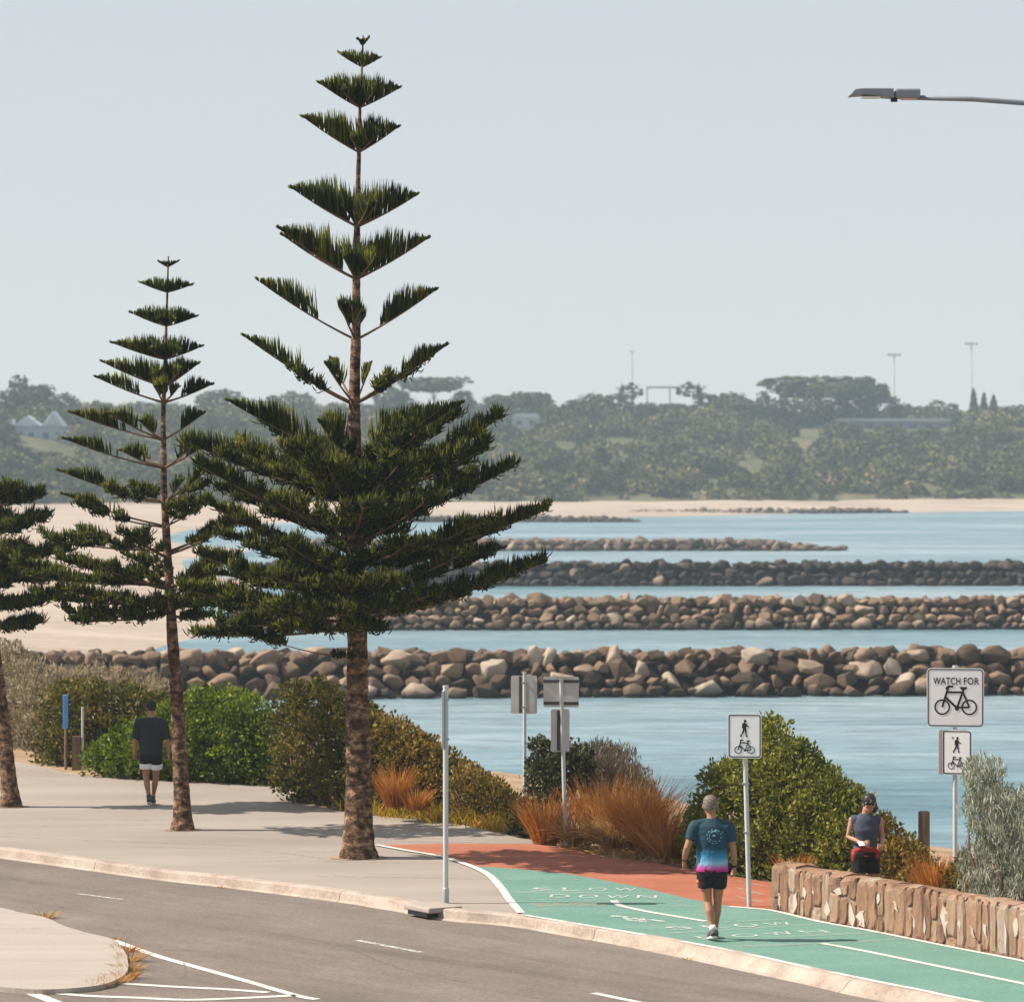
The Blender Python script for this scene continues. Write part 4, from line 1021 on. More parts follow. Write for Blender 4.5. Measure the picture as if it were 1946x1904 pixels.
# ================================================================== BUSHES AND GRASSES
shr = 'shrubs along the bank'
bush('dune_scrub', [(-90, 1470), (-90, 1225), (0, 1215), (50, 1232), (82, 1268), (95, 1330), (85, 1400), (60, 1448), (20, 1452)], (-90, 84, 95, 78), 2.0, 330, .26, 34, .065, .28, M['leaf_dune'], 'pale grey-tan dune scrub at the left edge beside the leaning pine', 'shrub', shr, .5)
bush('dry_shrub', [(70, 1440), (75, 1300), (100, 1272), (180, 1258), (300, 1286), (355, 1325), (360, 1430)], (70, 95, 360, 92), 2.5, 240, .33, 30, .07, .25, M['leaf_dune'], 'tan dry shrub in front of the nearest boulders above the olive bush', 'shrub', shr, .5)
bush('coastal_shrub', [(72, 1462), (76, 1335), (110, 1296), (180, 1290), (260, 1308), (335, 1325), (335, 1400), (250, 1450), (160, 1472)], (72, 75, 335, 74.5), 2.0, 330, .24, 40, .055, .42, M['leaf_olive'], 'dark olive bush behind the blue marker post on the left', 'shrub', shr)
bush('coastal_shrub', [(163, 1470), (165, 1425), (210, 1388), (262, 1372), (330, 1328), (380, 1308), (450, 1312), (500, 1330), (524, 1370), (532, 1490), (400, 1489), (250, 1483)], (163, 72, 530, 70), 2.4, 560, .23, 48, .052, .45, M['leaf_green'], 'bright green leafy bush behind the walker in black', 'shrub', shr)
bush('hedge', [(514, 1502), (520, 1370), (527, 1310), (560, 1292), (620, 1296), (660, 1320), (720, 1346), (728, 1548), (640, 1532), (560, 1520)], (514, 67, 728, 64.6), 1.6, 420, .20, 50, .042, .5, M['leaf_olive'], 'tall clipped olive hedge just left of the tallest pine trunk', 'hedge', shr)
bush('hedge', [(696, 1552), (692, 1342), (740, 1356), (800, 1390), (860, 1426), (920, 1466), (985, 1508), (990, 1525), (960, 1548), (850, 1563), (780, 1558)], (692, 64.8, 990, 62.4), 1.5, 460, .19, 48, .042, .5, M['leaf_brown'], 'sloping brown-olive hedge falling to the right of the tallest pine', 'hedge', shr)
bush('dry_shrub', [(850, 1550), (845, 1480), (880, 1455), (930, 1478), (985, 1515), (988, 1540), (940, 1556)], (845, 62.6, 988, 61.9), .9, 110, .16, 34, .035, .4, M['leaf_brown'], 'small rusty bush at the low end of the brown-olive hedge', 'shrub', shr, .6)
tuft('grass_clump', 752, 1530, 62.6, 92, .35, 260, M['grass_orange'], 'orange grass tuft in front of the brown-olive hedge right of the tallest pine', 'dry grass clumps', (-.05, 0))
tuft('grass_clump', 790, 1535, 62.4, 55, .6, 160, M['grass_orange'], 'small orange grass tuft between the tall orange tuft and the grey marker post', 'dry grass clumps')
# the yellow verge: uncountable blades
n = 5200; xs = rng.uniform(640, 990, n); ys = np.interp(xs, [640, 700, 850, 985], [1536, 1550, 1562, 1578]) + rng.normal(-7, 5, n)
keep = (xs > 820) | (rng.random(n) < .25)
base = np.array([G(x, min(y, 1590)) for x, y in zip(xs[keep], ys[keep])]); base[:, 2] = -.04
d = np.stack([rng.normal(0, .35, len(base)), rng.normal(0, .35, len(base)), np.ones(len(base))], 1)
tag(link('verge_grass', blades_mesh('verge_grass', base, d, rng.uniform(.2, .55, len(base)), np.full(len(base), .010), rng.uniform(.2, .6, len(base))), M['grass_yellow']), 'yellow-green grass verge below the brown-olive hedge', 'grass', kind='stuff')
bush('coastal_shrub', [(968, 1590), (978, 1535), (998, 1480), (1004, 1430), (1012, 1402), (1032, 1396), (1052, 1424), (1090, 1402), (1120, 1420), (1130, 1475), (1100, 1502), (1062, 1535), (1050, 1592), (1000, 1592)], (968, 60.6, 1130, 60), 1.2, 210, .16, 34, .04, .5, M['leaf_dark'], 'dark open shrub with pale leaf glints behind the double-panel sign post', 'shrub', shr)
bush('twiggy_shrub', [(1092, 1525), (1092, 1420), (1120, 1405), (1170, 1405), (1205, 1430), (1235, 1475), (1262, 1520), (1220, 1560), (1120, 1550)], (1092, 61, 1262, 60), 1.3, 190, .2, 40, .06, .14, M['leaf_grey'], 'grey-brown twiggy shrub above the orange grass clumps', 'shrub', shr, .8)
G_ = 'dry grass clumps'
tuft('grass_clump', 1036, 1604, 58.9, 115, .42, 420, M['grass_orange'], 'orange grass clump just left of the double-panel sign post', G_)
tuft('grass_clump', 1098, 1606, 58.7, 100, .7, 420, M['grass_straw'], 'straw coloured grass clump just right of the double-panel sign post', G_, droop=.9)
tuft('grass_clump', 1140, 1596, 59.2, 140, .5, 420, M['grass_orange'], 'tall orange grass clump below the twiggy shrub', G_)
tuft('grass_clump', 1168, 1612, 58.2, 118, .75, 460, M['grass_straw'], 'drooping straw grass clump in the middle of the orange clumps', G_, droop=1.0)
tuft('grass_clump', 1205, 1612, 58.2, 165, .5, 520, M['grass_orange'], 'tallest orange grass clump with thin pale stems', G_, (.08, 0))
tuft('grass_clump', 1248, 1632, 57.2, 160, .55, 620, M['grass_orange'], 'big orange grass clump leaning right towards the man in the gradient shirt', G_, (.12, 0), droop=.6, rbase=.24)
tuft('grass_clump', 1276, 1640, 56.6, 125, .55, 520, M['grass_orange'], 'dark based orange grass clump nearest the tall green hedge', G_, (.1, 0), droop=.7, rbase=.22)
n = 900; xs = rng.uniform(1060, 1300, n); ys = np.interp(xs, [1060, 1150, 1300], [1606, 1622, 1645]) + rng.normal(-4, 5, n)
base = np.array([G(x, y) for x, y in zip(xs, ys)]); base[:, 2] = .0
d = np.stack([rng.normal(0, 1, n), rng.normal(0, 1, n), rng.uniform(.1, .6, n)], 1)
tag(link('straw_litter', blades_mesh('straw_litter', base, d, rng.uniform(.1, .35, n), np.full(n, .008), rng.uniform(.1, .5, n)), M['grass_straw']), 'dry straw litter on the soil below the orange grass clumps', 'straw', kind='stuff')
bush('hedge', [(1296, 1672), (1300, 1565), (1328, 1500), (1345, 1458), (1400, 1440), (1432, 1402), (1442, 1362), (1470, 1358), (1502, 1388), (1562, 1440), (1602, 1476), (1646, 1512), (1664, 1560), (1664, 1682), (1500, 1696), (1400, 1684)], (1296, 56, 1664, 52.6), 1.9, 800, .19, 52, .040, .52, M['leaf_hedge'], 'tall wedge-shaped green hedge sloping down to the right behind the stone wall', 'hedge', shr)
bush('coastal_shrub', [(1636, 1695), (1648, 1565), (1682, 1546), (1720, 1575), (1762, 1622), (1792, 1645), (1802, 1705), (1790, 1722), (1700, 1706)], (1636, 52.8, 1802, 51.2), 1.0, 200, .17, 40, .038, .45, M['leaf_brown'], 'low brown-olive shrub behind the jogging woman', 'shrub', shr)
tuft('grass_clump', 1782, 1712, 50.4, 105, .38, 380, M['grass_orange'], 'orange grass clump behind the wall left of the watch for bicycles sign', G_)
tuft('grass_clump', 1508, 1672, 52.4, 62, .5, 160, M['grass_orange'], 'small orange grass tuft at the foot of the wedge-shaped hedge', G_)
bush('coastal_shrub', [(1796, 1720), (1806, 1650), (1836, 1622), (1864, 1640), (1870, 1730)], (1796, 49.8, 1870, 49), .8, 90, .14, 36, .035, .45, M['leaf_brown'], 'small tan-olive shrub at the foot of the watch for bicycles sign post', 'shrub', shr)
bush('silver_shrub', [(1838, 1735), (1832, 1640), (1850, 1600), (1838, 1545), (1840, 1470), (1852, 1440), (1892, 1436), (1905, 1470), (1902, 1500), (1930, 1505), (1990, 1492), (2050, 1560), (2050, 1790), (1946, 1762)], (1832, 48.6, 2050, 46.4), 1.3, 330, .17, 60, .055, .16, M['leaf_silver'], 'feathery silver-grey bush overhanging the wall at the right edge', 'shrub', shr, .75)
# weeds along kerb and island
isl_w = [(30, 1742, 14), (85, 1743, 22), (215, 1784, 10), (236, 1806, 26), (246, 1824, 34), (247, 1842, 30), (238, 1858, 30), (224, 1864, 26), (205, 1869, 28), (188, 1874, 24), (170, 1876, 22), (140, 1880, 12), (110, 1882, 10)]
for i, (x, y, h) in enumerate(isl_w):
    p = G(x, y, -0.12)
    tuft('weed', x, y, p[1], h, 1.3, 60, M['grass_straw'] if i % 3 else M['grass_orange'], 'dry weed tuft growing in the edge of the pale traffic island', 'dry weeds around the island', wid=.006, cat='weed', rbase=.1)
for i, (x, y, h) in enumerate([(262, 1660, 12), (425, 1685, 10), (1310, 1822, 10)]):
    p = G(x, y, -0.12); tuft('weed', x, y, p[1], h, 1.0, 40, M['grass_yellow'], ['tiny weed in the kerb gutter left of the smaller pine', 'tiny weed in the kerb gutter below the tallest pine', 'tiny weed on the kerb below the man in the gradient shirt'][i], 'weeds in the kerb gutter', wid=.005, cat='weed', rbase=.06)

# ================================================================== SIGNS, POSTS, LAMP
def rrect(w_, h_, r, n=6, cx=0, cz=0):
    out = []
    for qx, qz, a0 in ((1, 1, 0), (-1, 1, 90), (-1, -1, 180), (1, -1, 270)):
        for k in range(n + 1):
            a = math.radians(a0 + 90 * k / n); out.append((cx + qx * (w_ / 2 - r) + r * math.cos(a), cz + qz * (h_ / 2 - r) + r * math.sin(a)))
    return out
def panel(parent, cx, cz, w_, h_, front=True, mat=None, yaw=0.0, y0=-0.035, r=.03, border=True, name='sign_panel'):
    e = MB(); e.prism_xz(rrect(w_, h_, r), -0.004, 0.0)
    o = e.build(name, mat or M['sign_white'], parent); o.location = (cx, y0, cz); o.rotation_euler = (0, 0, yaw)
    if border:
        b = MB(); b.ring_xz(rrect(w_ - .024, h_ - .024, r * .85), rrect(w_ - .052, h_ - .052, r * .6), -0.0065, -0.0045); b.build('border', M['black'], o)
    return o
def ped_sym(parent, cx, cz, h):
    b = MB(); Y_ = (-.007, -.0048)
    def q(pts): b.prism_xz([(cx + x * h, cz + z * h) for x, z in pts], *Y_)
    q([(math.cos(a) * .075 + .03, math.sin(a) * .085 + .90) for a in np.linspace(0, 2 * math.pi, 13)[:-1]])
    b.mi = 0
    def L(a, c, w_): 
        a = np.array(a) * h + (cx, cz); c = np.array(c) * h + (cx, cz); b.line_xz(a, c, w_ * h, Y_[0] + random.uniform(0, .0004), Y_[1])
    q([(-.12, .76), (-.02, .82), (.09, .78), (.11, .62), (.08, .42), (-.10, .42), (-.10, .6)])
    L((.07, .74), (.16, .58), .06); L((.16, .59), (.25, .60), .05); L((-.11, .75), (-.12, .50), .06)
    L((-.04, .45), (-.10, .22), .10); L((-.10, .24), (-.24, .03), .07); L((-.25, .03), (-.16, .01), .05)
    L((.04, .45), (.08, .22), .10); L((.08, .24), (.10, .02), .07); L((.08, .02), (.18, .02), .05)
    return b.build('pedestrian_symbol', M['black'], parent)
def bike_sym(parent, cx, cz, w_, upright_bars=True):
    b = MB(); s = w_; y0, y1 = -.007, -.0048; k = [0]
    def T_(p): return np.array([cx + p[0] * s, cz + p[1] * s])
    def L(a, c, t): k[0] += 1; b.line_xz(T_(a), T_(c), t * s, y0 - k[0] * .00008, y1)
    for wx in (-.325, .325):
        n_ = 28; an = np.linspace(0, 2 * math.pi, n_ + 1)[:-1]
        b.ring_xz([tuple(T_((wx + .19 * math.cos(a), .19 + .19 * math.sin(a)))) for a in an], [tuple(T_((wx + .152 * math.cos(a), .19 + .152 * math.sin(a)))) for a in an], y0, y1)
    L((-.325, .19), (-.20, .60), .05); L((-.20, .60), (-.16, .68), .045); L((-.20, .69), (-.06, .69), .05); L((-.21, .68), (-.23, .62), .04)
    L((-.22, .55), (.17, .55), .05); L((-.24, .42), (.03, .17), .055); L((.03, .17), (.19, .62), .05)
    L((.17, .56), (.325, .19), .045); L((.03, .18), (.325, .19), .045)
    b.prism_xz([tuple(T_(p)) for p in ((.08, .68), (.27, .68), (.27, .64), (.20, .60), (.14, .60))], y0, y1)
    b.prism_xz([tuple(T_((.03 + .055 * math.cos(a), .16 + .055 * math.sin(a)))) for a in np.linspace(0, 6.283, 13)[:-1]], y0, y1)
    return b.build('bicycle_symbol', M['black'], parent)
def lettering(parent, text, cx, cz, width, h):
    cu = bpy.data.curves.new('t', 'FONT'); cu.body = text; cu.align_x = 'CENTER'; cu.extrude = 0.004; cu.offset = 0.012; cu.space_character = 1.08
    o = bpy.data.objects.new('t', cu); COL.objects.link(o); dg = bpy.context.evaluated_depsgraph_get()
    me = bpy.data.meshes.new_from_object(o.evaluated_get(dg)); bpy.data.objects.remove(o); me.materials.clear()
    xs = [v.co.x for v in me.vertices]; ys = [v.co.y for v in me.vertices]
    W = max(xs) - min(xs); H_ = max(ys) - min(ys); x0 = (max(xs) + min(xs)) / 2; y0 = min(ys)
    for v in me.vertices:
        x, y, z = v.co; v.co = ((x - x0) * width / W + cx, -.0058 - z * .25, (y - y0) * h / H_ + cz - h / 2)
    return link('lettering', me, M['black'], parent)
def pole(parent, h, r=.03, lean=0.0, mat='post_white', z0=0.0, cap=True):
    b = MB(); b.tube([(0, 0, z0), (lean * .5, 0, h / 2), (lean, 0, h)], r, 14)
    if cap: b.tube([(lean, 0, h), (lean, 0, h + .025)], r * 1.12, 14)
    return b.build('post', M[mat], parent, False)
def clamp(parent, x, z, r=.034):
    b = MB(); b.tube([(x, 0, z - .012), (x, 0, z + .012)], r * 1.1, 12); b.box((x, -r, z), (.10, .012, .025)); b.build('clamp', M['galv'], parent)

# marker post with an edge-on blade sign
c = G(847, 1716); sY = F / c[1]
r_ = empty('sign_post', tuple(c), 'slim grey-white post carrying an edge-on street sign blade beside the kerb drain', 'sign post', rz=0)
pole(r_, (1716 - 1306) / sY, .036)
b = MB(); b.tube([(0, 0, 0), (0, 0, .20), (0, 0, .21)], [.045, .045, .038], 14); b.build('base_sleeve', M['galv'], r_)
zt = (1716 - 1312) / sY; zb = (1716 - 1421) / sY
b = MB(); b.box((-.035, -.10, (zt + zb) / 2), (.024, .20, zt - zb), 0.0); o = b.build('sign_panel', M['post_white'], r_)
b = MB(); b.box((-.049, -.10, (zt + zb) / 2), (.003, .17, zt - zb - .06)); b.build('sign_face', M['sign_white'], o)
for z in (zt - .12, zb + .12): clamp(r_, 0, z, .036)
# far sign seen from the back
c = G(997, 1568); s_ = F / c[1]
r_ = empty('street_sign', tuple(c), 'tall sign seen from its plain grey back, left of the double-panel sign', 'sign', 'street signs seen from behind')
pole(r_, (1568 - 1280) / s_, .03); o = panel(r_, -.01, (1568 - 1320) / s_,   .43, .62, mat=M['sign_back'], yaw=-.12, y0=.05, border=False)
b = MB(); b.box((-.055, -.010, 0), (.05, .012, .60)); b.build('back_rail', M['dark_rail'], o)
for z in ((1568 - 1297) / s_, (1568 - 1343) / s_): clamp(r_, 0, z)
# double back sign
c = G(1075, 1607); s_ = F / c[1]
r_ = empty('street_sign', tuple(c), 'double-panel sign seen from its grey back in front of the dark shrub', 'sign', 'street signs seen from behind')
pole(r_, (1607 - 1288) / s_, .031, lean=-.07)
o = panel(r_, -.07, (1607 - 1315) / s_, .55, .47, mat=M['sign_back'], yaw=-.10, y0=.06, border=False, r=.02)
b = MB()
for z in (-.175, .165): b.box((0, -.012, z), (.545, .016, .045))
b.build('back_rail', M['dark_rail'], o)
o = panel(r_, -.085, (1607 - 1388) / s_, .30, .66, mat=M['sign_back'], y0=.036, border=False, r=.03, yaw=.25)
b = MB(); b.box((-.03, -.010, 0), (.045, .012, .62)); b.build('back_rail', M['dark_rail'], o)
# shared path sign by the walker
c = G(1424, 1723); s_ = F / c[1]
r_ = empty('shared_path_sign', tuple(c), 'white walker-and-bicycle sign alone on its post beside the man in gradient shirt', 'sign', 'shared path signs')
pole(r_, (1723 - 1362) / s_, .032, lean=-.07)
o = panel(r_, -.065, (1723 - 1398) / s_, .452, .592, r=.03, yaw=-.13)
ped_sym(o, 0, -.01, .235); bike_sym(o, 0, -.235, .265)
clamp(r_, -.055, 1.65); clamp(r_, -.035, 1.0)
# watch for bicycles
c = np.array([*G(1815, 1712)[:2], -0.05]); s_ = F / c[1]; zof = lambda y: (HC - (y - HY) / s_) - c[2]
r_ = empty('warning_sign', tuple(c), 'tall white sign reading WATCH FOR with a big black bicycle, above the silver bush', 'sign')
pole(r_, zof(1268), .031)
W_ = 108 / s_
o = panel(r_, 0.0, zof(1325), W_, 112 / s_, r=.06, yaw=-.13)
lettering(o, 'WATCH', -.115, .225, .365, .095); lettering(o, 'FOR', .215, .225, .205, .095); bike_sym(o, .005, -.235, .56)
c2 = empty('shared_path_sign', (c[0], c[1], c[2] + zof(1429)), 'small white walker-and-bicycle sign mounted below the WATCH FOR sign', 'sign', 'shared path signs')
o = panel(c2, 0.02, 0, .40, 85 / s_, r=.03, y0=-.045, yaw=-.22)
ped_sym(o, 0, .0, .215); bike_sym(o, 0, -.225, .24)
o = panel(c2, -.02, .0, .42, 85 / s_, r=.03, y0=.04, yaw=.22, mat=M['sign_tan'], border=False, name='back_panel')
clamp(c2, 0, .2)
# timber post
c = G(1756, 1660); c = P(1756, 1640, 56.5); s_ = F / c[1]
r_ = empty('timber_post', tuple(c), 'square weathered timber bollard standing among low shrubs right of the woman', 'post')
b = MB(); b.box((0, 0, (98 / s_) / 2 - .3), (.13, .13, 98 / s_ + .6), .45); bevel(b.build('shaft', M['timber'], r_), .01)
b = MB(); b.box((0, 0, 98 / s_ + .004), (.10, .10, .012), .45); bevel(b.build('weathered_top', M['timber'], r_), .004)
# blue and white markers on the left
c = P(125, 1470, 73.2); s_ = F / c[1]
r_ = empty('marker_post', tuple(c), 'bright blue marker board standing in the dark olive bush at left', 'marker post')
b = MB(); b.tube([(0, 0, 0), (0, 0, 150 / s_)], .03, 8); b.build('post', M['timber'], r_)
b = MB(); b.box((0, -.045, (1470 - 1352) / s_), (.10, .02, 64 / s_)); bevel(b.build('blue_board', M['blue'], r_), .008)
c = P(157, 1475, 73.0); s_ = F / c[1]
r_ = empty('marker_post', tuple(c), 'thin pale marker post right of the blue marker board', 'marker post')
b = MB(); b.tube([(0, 0, 0), (0, 0, 132 / s_)], .025, 10); b.build('post', M['post_white'], r_)
b = MB(); b.box((-.12, .0, 38 / s_), (.16, .1, 76 / s_)); b.build('timber_stub', M['timber'], r_)
# kerb drain
c = G(837, 1722); rz = math.atan2(-.8, 2.2)
u = norm(G(867, 1727) - G(755, 1705.6)); rz = math.atan2(u[1], u[0])
r_ = empty('kerb_drain', (c[0], c[1], 0), 'pale concrete drain lintel over a dark opening in the kerb', 'drain', rz=rz)
b = MB(); b.box((0, -.12, -.005), (.66, .52, .075)); bevel(b.build('lintel', M['island'], r_), .02)
b = MB(); b.box((0, -.27, -.072), (.50, .18, .056)); b.build('opening', M['black'], r_)  # solid black box, its colour stands in for shade inside the drain
# street lamp
YL = 43.0; s_ = F / YL
pb = P(2160, 1880, YL); pb[2] = 0
r_ = empty('street_lamp', tuple(pb), 'grey LED street lamp head on a long curved arm entering from the upper right', 'street lamp')
def lp(x, y): return P(x, y, YL) - pb
b = MB(); b.tube([(0, 0, 0), (0, 0, 3), tuple(lp(2160, 420))], [.11, .09, .06], 16); b.build('pole', M['galv'], r_, True)
b = MB(); b.tube([lp(2160, 430), lp(2150, 330), lp(2110, 255), lp(2040, 215), lp(1946, 196), lp(1850, 189), lp(1735, 186)], [.05, .045, .038, .034, .032, .03, .028], 12); b.build('arm', M['lamp_grey'], r_, True)
a = lp(1688, 0); 
hd = MB(); x0 = lp(1617, 180); x1 = lp(1696, 180); x2 = lp(1747, 180)
hd.prism_xz([(lp(1612, 184)[0], lp(0, 184)[2]), (lp(1622, 172)[0], lp(0, 172)[2]), (lp(1635, 170)[0], lp(0, 170)[2]), (x1[0], lp(0, 170)[2]), (x1[0], lp(0, 187)[2]), (lp(1680, 186)[0], lp(0, 186)[2]), (lp(1640, 182)[0], lp(0, 182)[2])], -.15, .15)
lh = bevel(hd.build('lamp_head', M['lamp_grey'], r_), .012)
hd = MB(); hd.box((((x1 + x2) / 2)[0] + .012, 0, lp(0, 179)[2]), ((x2 - x1)[0] - .02, .26, 17 / s_)); bevel(hd.build('driver_housing', M['lamp_grey'], r_), .02)
hd = MB(); hd.box((lp(1727, 0)[0], 0, lp(0, 188)[2]), (30 / s_, .12, 5 / s_)); bevel(hd.build('arm_bracket', M['sign_tan'], r_), .008)
hd = MB(); hd.tube([(lp(1699, 0)[0], 0, lp(0, 186)[2]), (lp(1699, 0)[0], 0, lp(0, 194)[2])], .04, 12); hd.build('photocell', M['black'], r_)
hd = MB(); hd.box((lp(1655, 0)[0], 0, lp(0, 186.3)[2]), (34 / s_, .2, .012)); hd.build('lens', M['sign_white'], lh)
#PART4
# ================================================================== PEOPLE
def A3(*p): return np.array(p, float)
def hand(mb, wr, d, back, thumb, s=1.0, curl=0.5):
    """palm, four unequal bent fingers and a thumb leaving the side of the palm"""
    d = norm(d); back = norm(back - d * np.dot(back, d)); side = norm(np.cross(d, back))
    if np.dot(side, thumb) < 0: side = -side
    k = wr + d * .085 * s
    for o in (-.026, -.009, .009, .026):
        mb.tube([wr + side * o * .7 * s, wr + d * .045 * s + side * o * s, k + side * o * s], [.016 * s, .016 * s, .0135 * s], 8)
    for o, L, r in ((.031, .068, .0088), (.0105, .076, .0092), (-.0105, .070, .0088), (-.031, .055, .0078)):
        p0 = k + side * o * s - d * .01 * s; a = curl * .7; dirs = []
        pts = [p0]; ang = 0.15
        for seg in (.45, .32, .23):
            ang += a * (1.0 if seg > .4 else .9)
            dd = d * math.cos(ang) - back * math.sin(ang) + side * o * .8
            pts.append(pts[-1] + norm(dd) * L * seg * s)
        mb.tube(pts, [r * s * 1.05, r * s, r * s * .92, r * s * .8], 8)
    t0 = wr + d * .025 * s + side * .026 * s
    t1 = t0 + norm(side * .75 + d * .7 - back * .25) * .038 * s; t2 = t1 + norm(side * .25 + d * .9 - back * .5) * .030 * s; t3 = t2 + norm(d * .9 - back * .6 - side * .1) * .022 * s
    mb.tube([t0, t1, t2, t3], [.014 * s, .011 * s, .010 * s, .008 * s], 8)
def head(mb, c, f, h=.235, yaw=0.0, tilt=0.0):
    hw = h * .335; hd = h * .40; z0 = c[2] - h / 2; hb = MB()
    prof_ = [(.02, .30, .30, .38), (.08, .52, .55, .25), (.18, .70, .72, .14), (.30, .82, .84, .06), (.42, .90, .92, .02), (.55, .97, .98, 0), (.68, 1.0, 1.0, -.02), (.80, .94, .95, -.03), (.90, .76, .78, -.02), (.97, .45, .48, -.01), (1.0, .15, .18, 0)]
    hb.loft([(0, fo * hd * f, t * h - h / 2, rx * hw, ry * hd) for t, rx, ry, fo in prof_])
    fy = f * hd
    hb.tube([A3(0, fy * .93, h * .03), A3(0, fy * 1.10, -h * .09), A3(0, fy * 1.14, -h * .13)], [.010, .015, .016], 8)   # nose
    hb.tube([A3(-.036, fy * .86, h * .065), A3(0, fy * .98, h * .06), A3(.036, fy * .86, h * .065)], .010, 8)              # brow
    hb.tube([A3(-.022, fy * .86, -h * .245), A3(0, fy * .95, -h * .24), A3(.022, fy * .86, -h * .245)], .008, 8)          # lips
    for s in (-1, 1):
        hb.ball((s * hw * 1.04, -fy * .05, -h * .03), (.011, .022, .032), 8)
        hb.ball((s * hw * .55, fy * .72, -h * .08), (.026, .03, .028), 8)
    ca, sa = math.cos(yaw), math.sin(yaw); ct, st = math.cos(tilt), math.sin(tilt)
    for i, (x, y, z) in enumerate(hb.v):
        y, z = y * ct - z * st, y * st + z * ct
        hb.v[i] = (c[0] + x * ca - y * sa, c[1] + x * sa + y * ca, c[2] + z)
    mb.add(hb.v, hb.f)
def arm(mb, sh, el, wr, s=1.0):
    mid = (sh + el) / 2; fm = el + (wr - el) * .35
    mb.tube([sh, mid, el, fm, wr], [.056 * s, .050 * s, .040 * s, .042 * s, .027 * s], 12)
    mb.ball(sh, .060 * s, 8)
def leg(mb, hip, kn, an, s=1.0, back=-1):
    m1 = hip + (kn - hip) * .4; cf = kn + (an - kn) * .32 + A3(0, back * .022, 0)
    mb.tube([hip, m1, kn, cf, kn + (an - kn) * .7, an], [.092 * s, .080 * s, .056 * s, .058 * s, .040 * s, .034 * s], 14)
def foot(mb, an, toe, s=1.0):
    d = norm(toe - an); he = an + A3(0, 0, -.035) - norm(A3(d[0], d[1], 0)) * .035
    mb.tube([he, an * .55 + toe * .45 + A3(0, 0, .015), toe], [.038 * s, .040 * s, .032 * s], 10)
